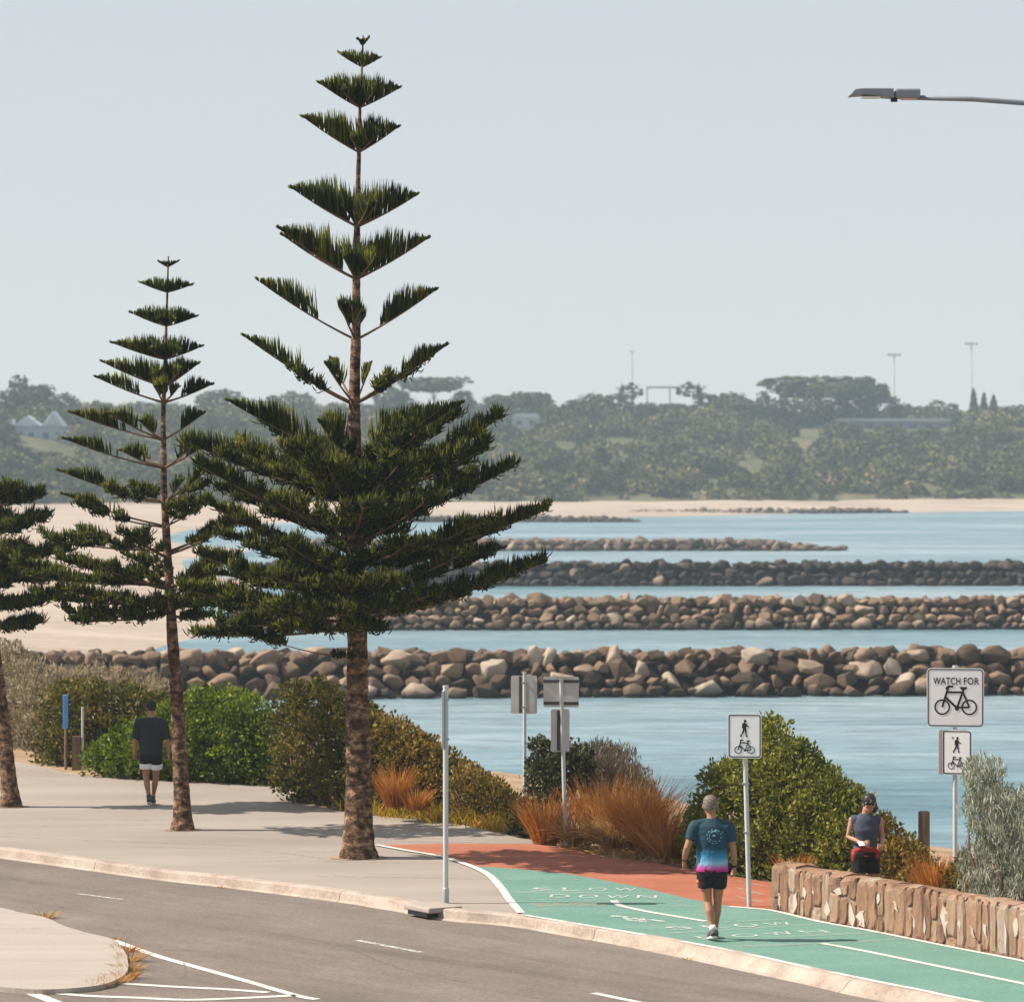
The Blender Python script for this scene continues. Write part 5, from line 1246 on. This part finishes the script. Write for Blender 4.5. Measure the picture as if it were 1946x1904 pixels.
def person(name_label, loc, J):
    f = J['f']; root = empty('person', tuple(loc), name_label, 'person')
    b = MB(); tor = J['torso']
    b.loft([(x, y, z, rx * .93, ry * .93) for x, y, z, rx, ry in tor])
    n0, n1 = J['neck']; b.tube([n0, (n0 + n1) / 2, n1], [.062, .056, .058], 12)
    head(b, J['head'], f, J.get('hh', .235), J.get('yaw', 0), J.get('tilt', 0))
    for k in ('L', 'R'):
        sh, el, wr = J['arm' + k]; arm(b, sh, el, wr, J.get('as', 1)); hd, hb_, ht, cu = J['hand' + k]; hand(b, wr, hd, hb_, ht, J.get('hs', 1.05), cu)
        hp_, kn, an, toe = J['leg' + k]; leg(b, hp_, kn, an, J.get('ls', 1), -f); foot(b, an, toe)
    me = remesh(b, .0085, smooth_it=3); body = link('body', me, J['skin'], root, True)
    # shirt
    b = MB(); st = [t for t in tor if t[2] >= J['hem']]
    lo = J['hem']; b.loft([(x, y, z, rx + .017, ry + .017) for x, y, z, rx, ry in st[:-1]] + [(st[-1][0], st[-1][1], st[-1][2] + .008, st[-1][3] + .012, st[-1][4] + .012)])
    if J.get('sleeve'):
        for k in ('L', 'R'):
            sh, el, wr = J['arm' + k]; e = sh + (el - sh) * J['sleeve']
            b.tube([sh + (sh - e) * .05, (sh + e) / 2, e], [.084, .076, .070], 14); b.ball(sh + A3(-np.sign(sh[0]) * .012, 0, .002), .086, 10); b.tube([sh + A3(-np.sign(sh[0]) * .01, 0, .02), A3(sh[0] * .35, .005, sh[2] + .065)], [.072, .055], 12)
    else:
        for k in ('L', 'R'): sh = J['arm' + k][0]; b.ball(sh - A3(np.sign(sh[0]) * .03, 0, 0), .068, 8)
    me = remesh(b, .010, J.get('wr', .018), .10, 3); shirt = link('shirt', me, J['shirt'], root, True)
    # shorts
    b = MB(); st = [t for t in tor if t[2] <= J['waist']]
    b.loft([(x, y, z, rx + .012, ry + .012) for x, y, z, rx, ry in st])
    for k in ('L', 'R'):
        hp_, kn, an, toe = J['leg' + k]; e = hp_ + (kn - hp_) * J['shorts']
        b.tube([hp_ + A3(0, 0, .06), (hp_ + e) / 2, e], [.112, .108, .104], 14)
    me = remesh(b, .011, .014, .12, 3); sho = link('shorts', me, J['shorts_mat'], root, True)
    if J.get('hem_band'):
        b = MB()
        for k in ('L', 'R'):
            hp_, kn, an, toe = J['leg' + k]; e = hp_ + (kn - hp_) * J['shorts']; d = norm(kn - hp_)
            b.tube([e - d * .085, e + d * .012], [.113, .112], 20)
        link('hem_band', remesh(b, .01, smooth_it=2), M['cloth_white'], sho, True)
    for k in ('L', 'R'):
        hp_, kn, an, toe = J['leg' + k]; b = MB(); d = norm(toe - an); hx = norm(A3(d[0], d[1], 0)); he = an + A3(0, 0, -.03) - hx * .05
        b.tube([he + A3(0, 0, .0), an + A3(0, 0, .005), an * .5 + toe * .5 + A3(0, 0, .012), toe + hx * .02], [.047, .047, .046, .036], 12); b.tube([an + A3(0, 0, .035), an - A3(0, 0, .02)], [.044, .048], 12)
        o = link('shoe', remesh(b, .009, smooth_it=2), J['shoe'], root, True)
        b = MB(); q0 = he + A3(0, 0, -.035); q1 = toe + hx * .035 + A3(0, 0, -.032); sd = np.cross(hx, UP)
        pts = [q0 - sd * .03, q0 + sd * .03, (q0 + q1) / 2 + sd * .04, q1 + sd * .03, q1 - sd * .03, (q0 + q1) / 2 - sd * .038]
        b.add(pts + [p + A3(0, 0, .024) for p in pts], [(0, 1, 2, 3, 4, 5), (11, 10, 9, 8, 7, 6)] + [(i, (i + 1) % 6, (i + 1) % 6 + 6, i + 6) for i in range(6)])
        bevel(b.build('sole', M['sole'], o), .006)
        b = MB(); b.tube([an + A3(0, 0, .02), an + (kn - an) * .20], [.043, .045], 14); b.build('sock', J['sock'], root, True)
    return root, body, shirt
HEADP = [(.02, .30, .30, .38), (.08, .52, .55, .25), (.18, .70, .72, .14), (.30, .82, .84, .06), (.42, .90, .92, .02), (.55, .97, .98, 0), (.68, 1.0, 1.0, -.02), (.80, .94, .95, -.03), (.90, .76, .78, -.02), (.97, .45, .48, -.01), (1.0, .15, .18, 0)]
def hair_cap(root, c, f, h, mat, name='hair', low=.02, puff=.006, back=.16, yaw=0.0):
    hw, hd = h * .335, h * .40; b = MB(); T_ = [q[0] for q in HEADP]; rings = []
    for t in list(np.linspace(low, .96, 9)) + [1.0]:
        rx = np.interp(t, T_, [q[1] for q in HEADP]); ry = np.interp(t, T_, [q[2] for q in HEADP]); sh = back * (1 - (t - low) / (1 - low)) ** 1.2
        rings.append((c[0], c[1] - f * hd * (.02 + sh), c[2] + (t - .5) * h + puff * (t > .9), rx * hw + puff, (ry - sh * .6) * hd + puff))
    b.loft(rings); return link(name, remesh(b, .008, .006, .03, 1), mat, root, True)

# ---- man in the gradient shirt (walks away from the viewer)
c = G(1353, 1788); 
torso = [(0.0, 0, .80, .150, .120), (0.0, 0, .87, .188, .135), (0.0, 0, .95, .186, .132), (0, 0, 1.03, .176, .128), (0, 0, 1.14, .178, .122), (0, 0, 1.26, .196, .122), (0, 0, 1.36, .205, .118), (-.002, .005, 1.43, .190, .10), (-.004, .012, 1.48, .125, .080), (-.005, .02, 1.52, .070, .066)]
J = dict(f=1, torso=torso, neck=(A3(-.005, .01, 1.49), A3(-.01, .03, 1.62)), head=A3(-.018, .045, 1.675), hh=.262, yaw=.05, tilt=-.08,
         armL=(A3(-.215, .0, 1.415), A3(-.315, -.06, 1.16), A3(-.345, .06, .985)), armR=(A3(.205, .0, 1.41), A3(.265, -.02, 1.13), A3(.285, .10, .90)),
         handL=(A3(-.05, .25, -1), A3(-1, .2, .1), A3(.2, 1, 0), .95), handR=(A3(.06, .25, -1), A3(1, .2, .1), A3(-.2, 1, 0), .95),
         legL=(A3(-.09, 0, .86), A3(-.052, .035, .49), A3(.012, -.11, .125), A3(-.025, .055, .05)), legR=(A3(.09, 0, .86), A3(.075, .10, .49), A3(.045, .17, .085), A3(.055, .35, .04)),
         skin=M['skin'], hem=.86, sleeve=.62, shirt=M['shirt'], waist=.96, shorts=.52, shorts_mat=M['cloth_black'], shoe=M['shoe'], sock=M['sock'], ls=.95)
root, body, shirt = person('grey-haired man walking away in a navy to pink gradient shirt and black shorts', c, J)
hair_cap(root, J['head'], 1, .262, M['hair_grey'], low=.36, puff=.006, back=.34)
# printed round emblem, laid on the back of the shirt
bm = bmesh.new(); bm.from_mesh(shirt.data); bv = BVHTree.FromBMesh(bm); bm.free()
def on_back(pts2):
    out = []
    for x, z in pts2:
        h = bv.ray_cast(Vector((x, -1, z)), Vector((0, 1, 0))); out.append((x, (h[0].y if h[0] else -.12) - .0025, z))
    return out
e = MB()
def eline(pts, wd):
    pts = [np.array(p) for p in pts]; L_, R_ = [], []
    for i, p in enumerate(pts):
        d = norm(pts[min(i + 1, len(pts) - 1)] - pts[max(i - 1, 0)]); nn = np.array([-d[1], d[0]]) * wd / 2; L_.append(p - nn); R_.append(p + nn)
    v = on_back(L_ + R_); n_ = len(pts); e.add(v, [(i, i + 1, n_ + i + 1, n_ + i) for i in range(n_ - 1)])
ec = (.02, 1.315)
for a0 in range(0, 360, 30): eline([(ec[0] + .088 * math.cos(math.radians(a)), ec[1] + .085 * math.sin(math.radians(a))) for a in range(a0 + 190, a0 + 207, 4)], .010)
eline([(ec[0] + .062 * math.cos(a), ec[1] + .06 * math.sin(a)) for a in np.linspace(.4, 5.2, 24)], .005)
eline([(ec[0] - .04, ec[1] + .05), (ec[0] + .03, ec[1] + .075), (ec[0] + .11, ec[1] + .045)], .016); eline([(ec[0] - .02, ec[1] + .01), (ec[0] + .015, ec[1] + .01)], .02)
e.build('emblem', M['emblem'], shirt)
b = MB(); b.tube([A3(-.150, -.01, .80), A3(-.165, -.02, .74), A3(-.150, -.01, .68)], [.02, .038, .022], 10); link('waist_pouch', remesh(b, .008), M['bag'], root, True)
b = MB(); wr = J['armR'][2]; el = J['armR'][1]; b.tube([wr + (el - wr) * .10, wr + (el - wr) * .20], [.033, .034], 14); b.build('watch', M['cloth_black'], root)
b = MB(); wr = J['armL'][2]; el = J['armL'][1]; b.tube([wr + (el - wr) * .10, wr + (el - wr) * .18], [.033, .034], 14); b.build('watch', M['cloth_black'], root)

# ---- far walker in black
c = G(287, 1531)
torso = [(0.0, 0, .80, .150, .120), (0.0, 0, .87, .180, .130), (0.0, 0, .95, .185, .132), (0, 0, 1.03, .185, .130), (0, 0, 1.14, .192, .126), (0, 0, 1.26, .205, .124), (0, 0, 1.36, .208, .118), (-.002, .005, 1.43, .190, .10), (0, .012, 1.48, .125, .080), (0.02, .02, 1.52, .070, .066)]
J = dict(f=1, torso=torso, neck=(A3(.0, .01, 1.49), A3(.0, .03, 1.61)), head=A3(.0, .045, 1.68), hh=.24, yaw=.35, tilt=-.05,
         armL=(A3(-.215, .0, 1.41), A3(-.275, -.05, 1.13), A3(-.285, .05, .91)), armR=(A3(.215, .0, 1.41), A3(.285, -.04, 1.13), A3(.30, .06, .90)),
         handL=(A3(-.1, .25, -1), A3(-1, .2, .1), A3(.2, 1, 0), .8), handR=(A3(.06, .25, -1), A3(1, .2, .1), A3(-.2, 1, 0), .8),
         legL=(A3(-.09, 0, .86), A3(-.085, .03, .49), A3(-.02, -.10, .12), A3(-.035, .06, .045)), legR=(A3(.09, 0, .86), A3(.075, .10, .49), A3(.01, .16, .085), A3(.02, .34, .04)),
         skin=M['skin'], hem=.80, sleeve=.92, shirt=M['cloth_char'], waist=.96, shorts=.56, shorts_mat=M['cloth_black'], shoe=M['shoe'], sock=M['shoe'], hem_band=True, ls=.95)
J['hem'] = .84
root, body, shirt = person('man walking away in a charcoal top, dark cap and black shorts with white hems', c, J)
cp = hair_cap(root, J['head'], 1, .24, M['cap_green'], 'cap', low=.55, puff=.014, back=.04)
b = MB(); h_ = J['head']; b.loft([(h_[0] - .03, h_[1] + .12, h_[2] + .045, .07, .075), (h_[0] - .03, h_[1] + .12, h_[2] + .055, .07, .075)]); b.build('brim', M['cap_green'], cp)
hair_cap(root, J['head'], 1, .24, M['hair_black'], 'hair', low=.34, puff=.004, back=.34)

# ---- jogging woman (faces the viewer)
YW = 50.0; c = P(1645, 1742, YW); c[2] = -.05
k_ = 1.60 / 1.78
torso = [(0, 0, .74, .135, .11), (0, 0, .80, .165, .12), (0, 0, .88, .155, .112), (0, 0, .97, .132, .10), (0, 0, 1.06, .140, .103), (0, -.008, 1.15, .158, .115), (0, 0, 1.23, .166, .10), (0, 0, 1.29, .145, .085), (0, 0, 1.335, .09, .066), (0, 0, 1.36, .055, .055)]
J = dict(f=-1, torso=torso, neck=(A3(.0, .0, 1.32), A3(.02, -.025, 1.44)), head=A3(.045, -.035, 1.495), hh=.225, yaw=.12, tilt=.10, as_=.8,
         armL=(A3(-.178, .0, 1.275), A3(-.235, -.02, 1.055), A3(-.06, -.20, .985)), armR=(A3(.178, .0, 1.275), A3(.225, .03, 1.05), A3(.205, -.14, .93)),
         handL=(A3(1, -.25, -.12), A3(-.1, -1, .4), A3(0, -.2, 1), 1.1), handR=(A3(-.35, -1, -.1), A3(1, -.3, .2), A3(-.2, 0, 1), 1.3),
         legL=(A3(-.085, 0, .79), A3(-.09, -.06, .45), A3(-.075, .02, .08), A3(-.085, -.14, .035)), legR=(A3(.085, 0, .79), A3(.085, .02, .45), A3(.075, .22, .16), A3(.08, .10, .06)),
         skin=M['skin_pale'], hem=.83, sleeve=None, shirt=M['cloth_grey'], waist=.88, shorts=.62, shorts_mat=M['cloth_black'], shoe=M['shoe'], sock=M['sock'], ls=.86, hs=.92, wr=.012)
J['as'] = .78
root, body, shirt = person('woman with dark hair, sunglasses and slate singlet looking down behind the stone wall', c, J)
h_ = J['head']
b = MB()
for t in np.linspace(.25, 1.0, 9):
    s = math.sqrt(max(.03, 1 - ((t - .5) / .56) ** 2)); b.loft([]) if False else None
b.ball((h_[0], h_[1] + .012, h_[2] + .034), (.096, .104, .104), 14); b.ball((h_[0] + .065, h_[1] + .05, h_[2] - .04), (.045, .05, .09), 10); b.ball((h_[0] - .06, h_[1] + .05, h_[2] - .03), (.042, .05, .075), 10)
hr = link('hair', remesh(b, .009, .012, .04, 2), M['hair_black'], root, True)
b = MB(); b.tube([A3(h_[0] - .07, h_[1] - .055, h_[2] + .012), A3(h_[0] - .035, h_[1] - .098, h_[2] + .005), A3(h_[0] + .0, h_[1] - .105, h_[2] + .008), A3(h_[0] + .035, h_[1] - .098, h_[2] + .005), A3(h_[0] + .07, h_[1] - .055, h_[2] + .012)], [.012, .024, .012, .024, .012], 10); b.build('sunglasses', M['glasses'], root, True)
b = MB(); b.loft([(0, 0, z, .170 + .015 * math.sin(z * 60), .128 + .01 * math.sin(z * 50)) for z in np.linspace(.80, .93, 7)]); b.ball((-.15, -.05, .80), (.045, .06, .10), 8); b.ball((.14, -.06, .83), (.04, .05, .08), 8)
link('waist_jacket', remesh(b, .011, .02, .06, 3), M['cloth_red'], root, True)
ph = bpy.data.objects.new('phone', None); bpy.data.objects.remove(ph)
b = MB(); q = c + A3(-.055, -.235, 1.0); b.box((0, 0, 0), (.075, .10, .012), .3)
o = b.build('phone', M['phone']); o.location = tuple(q + A3(-.03, -.045, -.01)); o.rotation_euler = (.5, .1, 0); tag(o, 'pale phone held by the woman behind the stone wall', 'phone')

# ================================================================== FAR SHORE
def crown_pts(kind, r, n):
    if kind == 'round': c = norm(r.normal(size=(n, 3))) * (r.uniform(.2, 1, n) ** .45)[:, None] * np.array([.5, .5, .42]) + np.array([0, 0, .56])
    elif kind == 'umbrella':
        k = r.integers(0, 7, n); ang = np.linspace(0, 6.283, 8)[:-1][k]; rad = np.where(k == 0, 0, .28)
        cc = np.stack([np.cos(ang) * rad * 1.1, np.sin(ang) * rad, .74 + .10 * np.cos(k * 2.1)], 1); c = cc + norm(r.normal(size=(n, 3))) * (r.uniform(.2, 1, n) ** .45)[:, None] * np.array([.24, .24, .13])
    elif kind == 'gum':
        k = r.integers(0, 9, n); q = np.random.default_rng(5).uniform(-1, 1, (9, 3)) * np.array([.34, .34, .28]) + np.array([0, 0, .66]); c = q[k] + norm(r.normal(size=(n, 3))) * (r.uniform(.2, 1, n) ** .45)[:, None] * np.array([.22, .22, .15])
    else: 
        z = r.uniform(.03, 1, n); rr = .30 * (1 - z) ** .6 * r.uniform(.3, 1, n) ** .5; a = r.uniform(0, 6.283, n); c = np.stack([rr * np.cos(a), rr * np.sin(a), z], 1)
    return c
def far_tree_mesh(kind, seed, n=760):
    r = np.random.default_rng(seed); c = crown_pts(kind, r, n)
    crown = leaves_mesh('crown', c, np.cross(c - np.array([0, 0, .5]) + r.normal(0, .15, (n, 3)), r.normal(size=(n, 3))), .050, .75, r); crown.materials.append(M['far_tree'])
    mb = MB(); mb.tube([(0, 0, -.1), (.01, 0, .35), (0, .01, .62)], [.030, .022, .012], 6)
    if kind in ('umbrella', 'gum'):
        for a in np.linspace(0, 6.283, 6)[:-1]: mb.tube([(0, 0, .30), (math.cos(a) * .12, math.sin(a) * .12, .52), (math.cos(a) * .26, math.sin(a) * .26, .70)], [.014, .010, .005], 5)
    tm = mb.mesh('trunk'); tm.materials.append(M['far_wood']); return crown, tm
FT = {k: [far_tree_mesh(k, i * 7 + j) for j in range(3)] for i, k in enumerate(('round', 'umbrella', 'gum', 'cypress'))}
def far_tree(x, ytop, wpx, hpx, off, kind, label, i=0):
    p = hill_pt(x, off); s_ = F / p[1]; zt = HC - (ytop - HY) / s_; h = hpx / s_; wd = wpx / s_ * 1.3
    z0 = zt - h
    root = empty('shore_tree', (p[0], p[1], z0), label, 'tree', 'trees on the far shore', rz=random.uniform(0, 6))
    cm, tm = FT[kind][i % 3]
    o = bpy.data.objects.new('crown', cm); COL.objects.link(o); o.parent = root; o.scale = (wd, wd, h)
    o = bpy.data.objects.new('trunk', tm); COL.objects.link(o); o.parent = root; o.scale = (h * .8, h * .8, h)
trees = [
 (60, 716, 70, 85, 190, 'gum', 'tallest tree on the left skyline above the pale blue house'), (22, 728, 60, 75, 195, 'gum', 'open-crowned tree on the skyline left of the pale blue house'),
 (120, 745, 60, 60, 200, 'round', 'round tree on the skyline just right of the pale blue house'), (8, 800, 50, 85, 110, 'round', 'dark tree standing at the left edge beside the pale blue house'),
 (35, 850, 60, 50, 60, 'round', 'dark bushy tree below the pale blue house'), (420, 738, 80, 60, 200, 'round', 'hazy tree on the skyline between the two pines'),
 (560, 742, 70, 60, 190, 'round', 'hazy tree on the skyline left of the tallest pine trunk'), (500, 752, 60, 55, 195, 'gum', 'small hazy tree on the skyline between the pines'),
 (740, 728, 70, 70, 200, 'gum', 'tree on the skyline just right of the tallest pine trunk'), (825, 714, 110, 70, 205, 'umbrella', 'broad pale hazy tree on the skyline right of the tallest pine'),
 (880, 740, 40, 55, 205, 'round', 'small hazy tree at the right shoulder of the broad pale tree'),
 (968, 748, 80, 70, 165, 'umbrella', 'flat-topped tree above the small white house'), (1010, 742, 70, 85, 180, 'umbrella', 'pale hazy spreading tree behind the flat-topped tree'),
 (1042, 762, 52, 85, 150, 'round', 'dark oval tree right of the small white house'), (1096, 756, 62, 90, 150, 'round', 'dark upright round tree left of the faint thin mast'),
 (1160, 732, 92, 95, 170, 'gum', 'tall open-crowned tree at the foot of the faint thin mast'), (1215, 752, 46, 80, 175, 'gum', 'thin tree left of the steel gantry'),
 (1275, 765, 80, 50, 165, 'umbrella', 'low spreading tree beneath the steel gantry'), (1352, 730, 100, 95, 170, 'gum', 'large grey-green tree right of the steel gantry'),
 (1405, 750, 70, 90, 160, 'round', 'dark rounded tree left of the broad skyline canopy'), (1450, 748, 55, 90, 165, 'gum', 'slender tree left of the broad skyline canopy'),
 (1478, 742, 40, 90, 168, 'gum', 'slender tree touching the left end of the broad skyline canopy'), (1555, 712, 170, 100, 175, 'umbrella', 'broadest flat canopy on the right skyline above the long pale building'),
 (1535, 752, 95, 66, 168, 'round', 'low dark tree filling the space under the broad skyline canopy'),
 (1625, 718, 80, 95, 170, 'round', 'dark tree under the right end of the broad skyline canopy'), (1660, 716, 55, 80, 180, 'gum', 'leaning tree just left of the middle light mast'),
 (1712, 756, 50, 60, 180, 'gum', 'small tree just right of the middle light mast'), (1760, 762, 56, 60, 180, 'gum', 'low tree midway between the two right light masts'), (1795, 768, 50, 55, 182, 'gum', 'low tree left of the dark cypresses'),
 (1850, 740, 38, 100, 165, 'cypress', 'tallest dark cypress beside the rightmost light mast'), (1870, 748, 36, 90, 166, 'cypress', 'middle dark cypress right of the rightmost light mast'), (1888, 752, 40, 85, 164, 'cypress', 'rightmost dark cypress of the three on the skyline'),
 (1930, 768, 80, 70, 160, 'round', 'dark round tree at the right edge of the skyline'), (1975, 775, 80, 70, 150, 'round', 'dark tree cut by the right edge of the picture'),
 (1905, 812, 70, 60, 110, 'umbrella', 'pale green spreading tree below the cypresses'), (1835, 806, 70, 70, 100, 'round', 'dark round tree at the foot of the rightmost light mast'), (1765, 808, 56, 60, 105, 'round', 'round purple-grey tree below the long pale building'),
 (1690, 805, 76, 62, 105, 'round', 'dark bushy tree below the middle of the long pale building'), (1600, 800, 70, 52, 110, 'round', 'brownish bushy tree in front of the long pale building'), (1330, 800, 60, 70, 110, 'round', 'dark round tree on the slope below the gantry'),
 (1480, 812, 60, 80, 95, 'gum', 'tree on the slope below the slender skyline trees'), (1640, 905, 120, 66, 20, 'round', 'wide dark shadowy tree at the back of the beach on the right'), (1830, 890, 60, 80, 24, 'round', 'dark tree at the back of the beach below the rightmost mast'), (1910, 885, 100, 75, 16, 'round', 'wide brown-green tree at the back of the beach at the right edge'),
 (1460, 895, 50, 70, 20, 'round', 'dark green tree at the back of the beach right of centre'), (1140, 850, 90, 70, 60, 'cypress', 'dark pointed tree halfway up the slope right of the tallest pine'), (1050, 870, 70, 60, 45, 'round', 'dark blue-green tree on the lower slope right of the tallest pine')]
for i, t in enumerate(trees): far_tree(*t, i)
# hillside scrub: one uncountable mass
r = np.random.default_rng(77); V = []; n_b = 2300
C_, A_ = [], []
for i in range(n_b):
    px = r.uniform(-650, 2500); off = r.choice([r.uniform(0, 40), r.uniform(20, 200), r.uniform(60, 235), r.uniform(150, 225)])
    if (1490 < px < 1830 and 95 < off < 168) or (0 < px < 145 and 55 < off < 122) or (965 < px < 1032 and 100 < off < 142): off *= .5
    p = hill_pt(px, off)
    if mnoise.noise(Vector((p[0] * .028, p[1] * .016, 2))) > .30 and 25 < off < 120 and r.random() < .35: continue
    s_ = r.choice([r.uniform(1.2, 2.4), r.uniform(2.4, 4.6)]) * (0.62 if off < 12 else 1.25 if off > 140 else 1); m = int(30 * s_ ** 1.5)
    dd = norm(r.normal(size=(m, 3))); dd[:, 2] = np.abs(dd[:, 2]) * 1.0
    C_.append(p + np.array([0, 0, -.2]) + dd * s_ * (r.uniform(.62, 1, m) ** .5)[:, None] * np.array([1.2, 1.1, 1.0])); A_.append(np.cross(dd + r.normal(0, .10, (m, 3)), r.normal(size=(m, 3))))
C_ = np.concatenate(C_); A_ = np.concatenate(A_)
tag(link('hillside_scrub', leaves_mesh('hillside_scrub', C_, A_, .48, .7, r), M['far_leaf']), 'dense grey-green coastal scrub covering the hillside across the water', 'scrub', kind='stuff')

# house on the left
p = hill_pt(76, 120); s_ = F / p[1]; zb = HC - (850 - HY) / s_
r_ = empty('house', (p[0], p[1], zb), 'pale blue gabled house on the left hillside', 'house')
wd = 110 / s_; hh = 70 / s_
b = MB(); b.box((0, 3, hh * .29), (wd, 6, hh * .58)); b.build('wall', M['far_blue'], r_)
b = MB()
for gx, gw in ((wd * .22, wd * .40), (-wd * .22, wd * .5)):
    b.prism_xz([(gx - gw / 2, hh * .58), (gx + gw / 2, hh * .58), (gx, hh * (.98 if gx > 0 else .86))], -.35, 6.2)
b.build('roof', M['far_roof'], r_)
b = MB(); b.prism_xz([(wd * .22 - wd * .13, hh * .60), (wd * .22 + wd * .13, hh * .60), (wd * .22, hh * .92)], -.5, -.36); b.build('gable_board', M['far_white'], r_)
b = MB(); b.box((-wd * .51, 2, hh * .38), (.9, 5, hh * .75)); b.build('chimney', M['far_white'], r_)
for wx in (-.34, -.15, .1, .32):
    b = MB(); b.box((wd * wx, -.04, hh * .30), (wd * .09, .08, hh * .22)); b.build('window', M['far_glass'], r_)
# long pale building
p = hill_pt(1660, 165); s_ = F / p[1]; zb = HC - (830 - HY) / s_
r_ = empty('clubhouse', (p[0], p[1], zb), 'long low pale building with a flat roof on the right hilltop', 'building')
wd = 290 / s_
b = MB(); b.box((0, 4, 1.9), (wd, 8, 3.8)); b.build('wall', M['far_blue'], r_)
b = MB(); b.box((0, 3.6, 4.0), (wd * 1.01, 9.5, .75)); b.build('roof', M['far_white'], r_)
b = MB(); b.box((-wd * .46, 3, 2.6), (wd * .16, 6.5, 5.2)); b.build('end_block', M['far_white'], r_)
for wx in np.linspace(-.32, .45, 9): b = MB(); b.box((wd * wx, -.05, 2.3), (wd * .05, .1, 1.4)); b.build('window', M['far_glass'], r_)
# small white house
p = hill_pt(1000, 140); s_ = F / p[1]; zb = HC - (814 - HY) / s_
r_ = empty('house', (p[0], p[1], zb), 'small white house below the flat-topped tree right of the tallest pine', 'house')
b = MB(); b.box((0, 2, 1.2), (6.2, 4, 2.4)); b.build('wall', M['far_white'], r_)
b = MB(); b.prism_xz([(-3.4, 2.4), (3.4, 2.4), (2.2, 3.3), (-2.2, 3.3)], -.3, 4.3); b.build('roof', M['far_roof'], r_)
for wx in (-1.6, 1.2): b = MB(); b.box((wx, -.04, 1.3), (1.1, .08, .9)); b.build('window', M['far_glass'], r_)
# light masts and gantry
for x, yt, yb, off, lab, head_ in ((1201, 668, 770, 215, 'thin faint mast without lamps on the skyline left of the gantry', False), (1699, 673, 800, 190, 'floodlight mast behind the leaning tree on the skyline, shorter of the two', True), (1846, 652, 805, 175, 'tallest floodlight mast beside the dark cypresses', True)):
    p = hill_pt(x, off); s_ = F / p[1]; z1 = HC - (yt - HY) / s_; z0 = HC - (yb - HY) / s_
    r_ = empty('light_mast', (p[0], p[1], z0), lab, 'light mast', 'light masts on the far hill')
    b = MB(); b.tube([(0, 0, 0), (0, 0, z1 - z0)], [.26, .13], 8); b.build('mast', M['far_steel'], r_)
    if head_:
        b = MB(); b.box((0, 0, z1 - z0), (26 / s_, .3, .18)); b.build('crossbar', M['far_steel'], r_)
        for q in (-1.3, -.5, .5, 1.3): b = MB(); b.box((q, -.1, z1 - z0 - .32), (.5, .35, .45)); b.build('floodlight', M['far_steel'], r_)
    else: b = MB(); b.box((0, 0, z1 - z0), (1.3, .25, .2)); b.build('crossbar', M['far_steel'], r_)
p = hill_pt(1270, 200); s_ = F / p[1]; zb = HC - (775 - HY) / s_
r_ = empty('gantry', (p[0], p[1], zb), 'pale steel gantry frame on the skyline near the faint mast', 'gantry')
b = MB(); hz = 38 / s_
for q in (-40, 3): b.box((q / s_, 0, hz / 2), (.35, .35, hz))
b.build('upright', M['far_steel'], r_)
b = MB(); b.box((0, 0, hz + .1), (84 / s_, .4, .5)); b.build('beam', M['far_steel'], r_)

# ================================================================== AIR
b = MB(); z0, z1 = -9.0, 46.0
b.box((0, 600, (z0 + z1) / 2), (1500, 1500, z1 - z0)); hz_o = b.build('haze', [])
m = bpy.data.materials.new('haze_air'); m.use_nodes = True; nt = m.node_tree; nt.nodes.clear()
out = nt.nodes.new('ShaderNodeOutputMaterial'); pv = nt.nodes.new('ShaderNodeVolumePrincipled')
pv.inputs['Color'].default_value = (.70, .87, 1.0, 1); pv.inputs['Density'].default_value = 0.00030; pv.inputs['Anisotropy'].default_value = 0.0
nt.links.new(pv.outputs['Volume'], out.inputs['Volume']); hz_o.data.materials.append(m); tag(hz_o, kind='stuff')
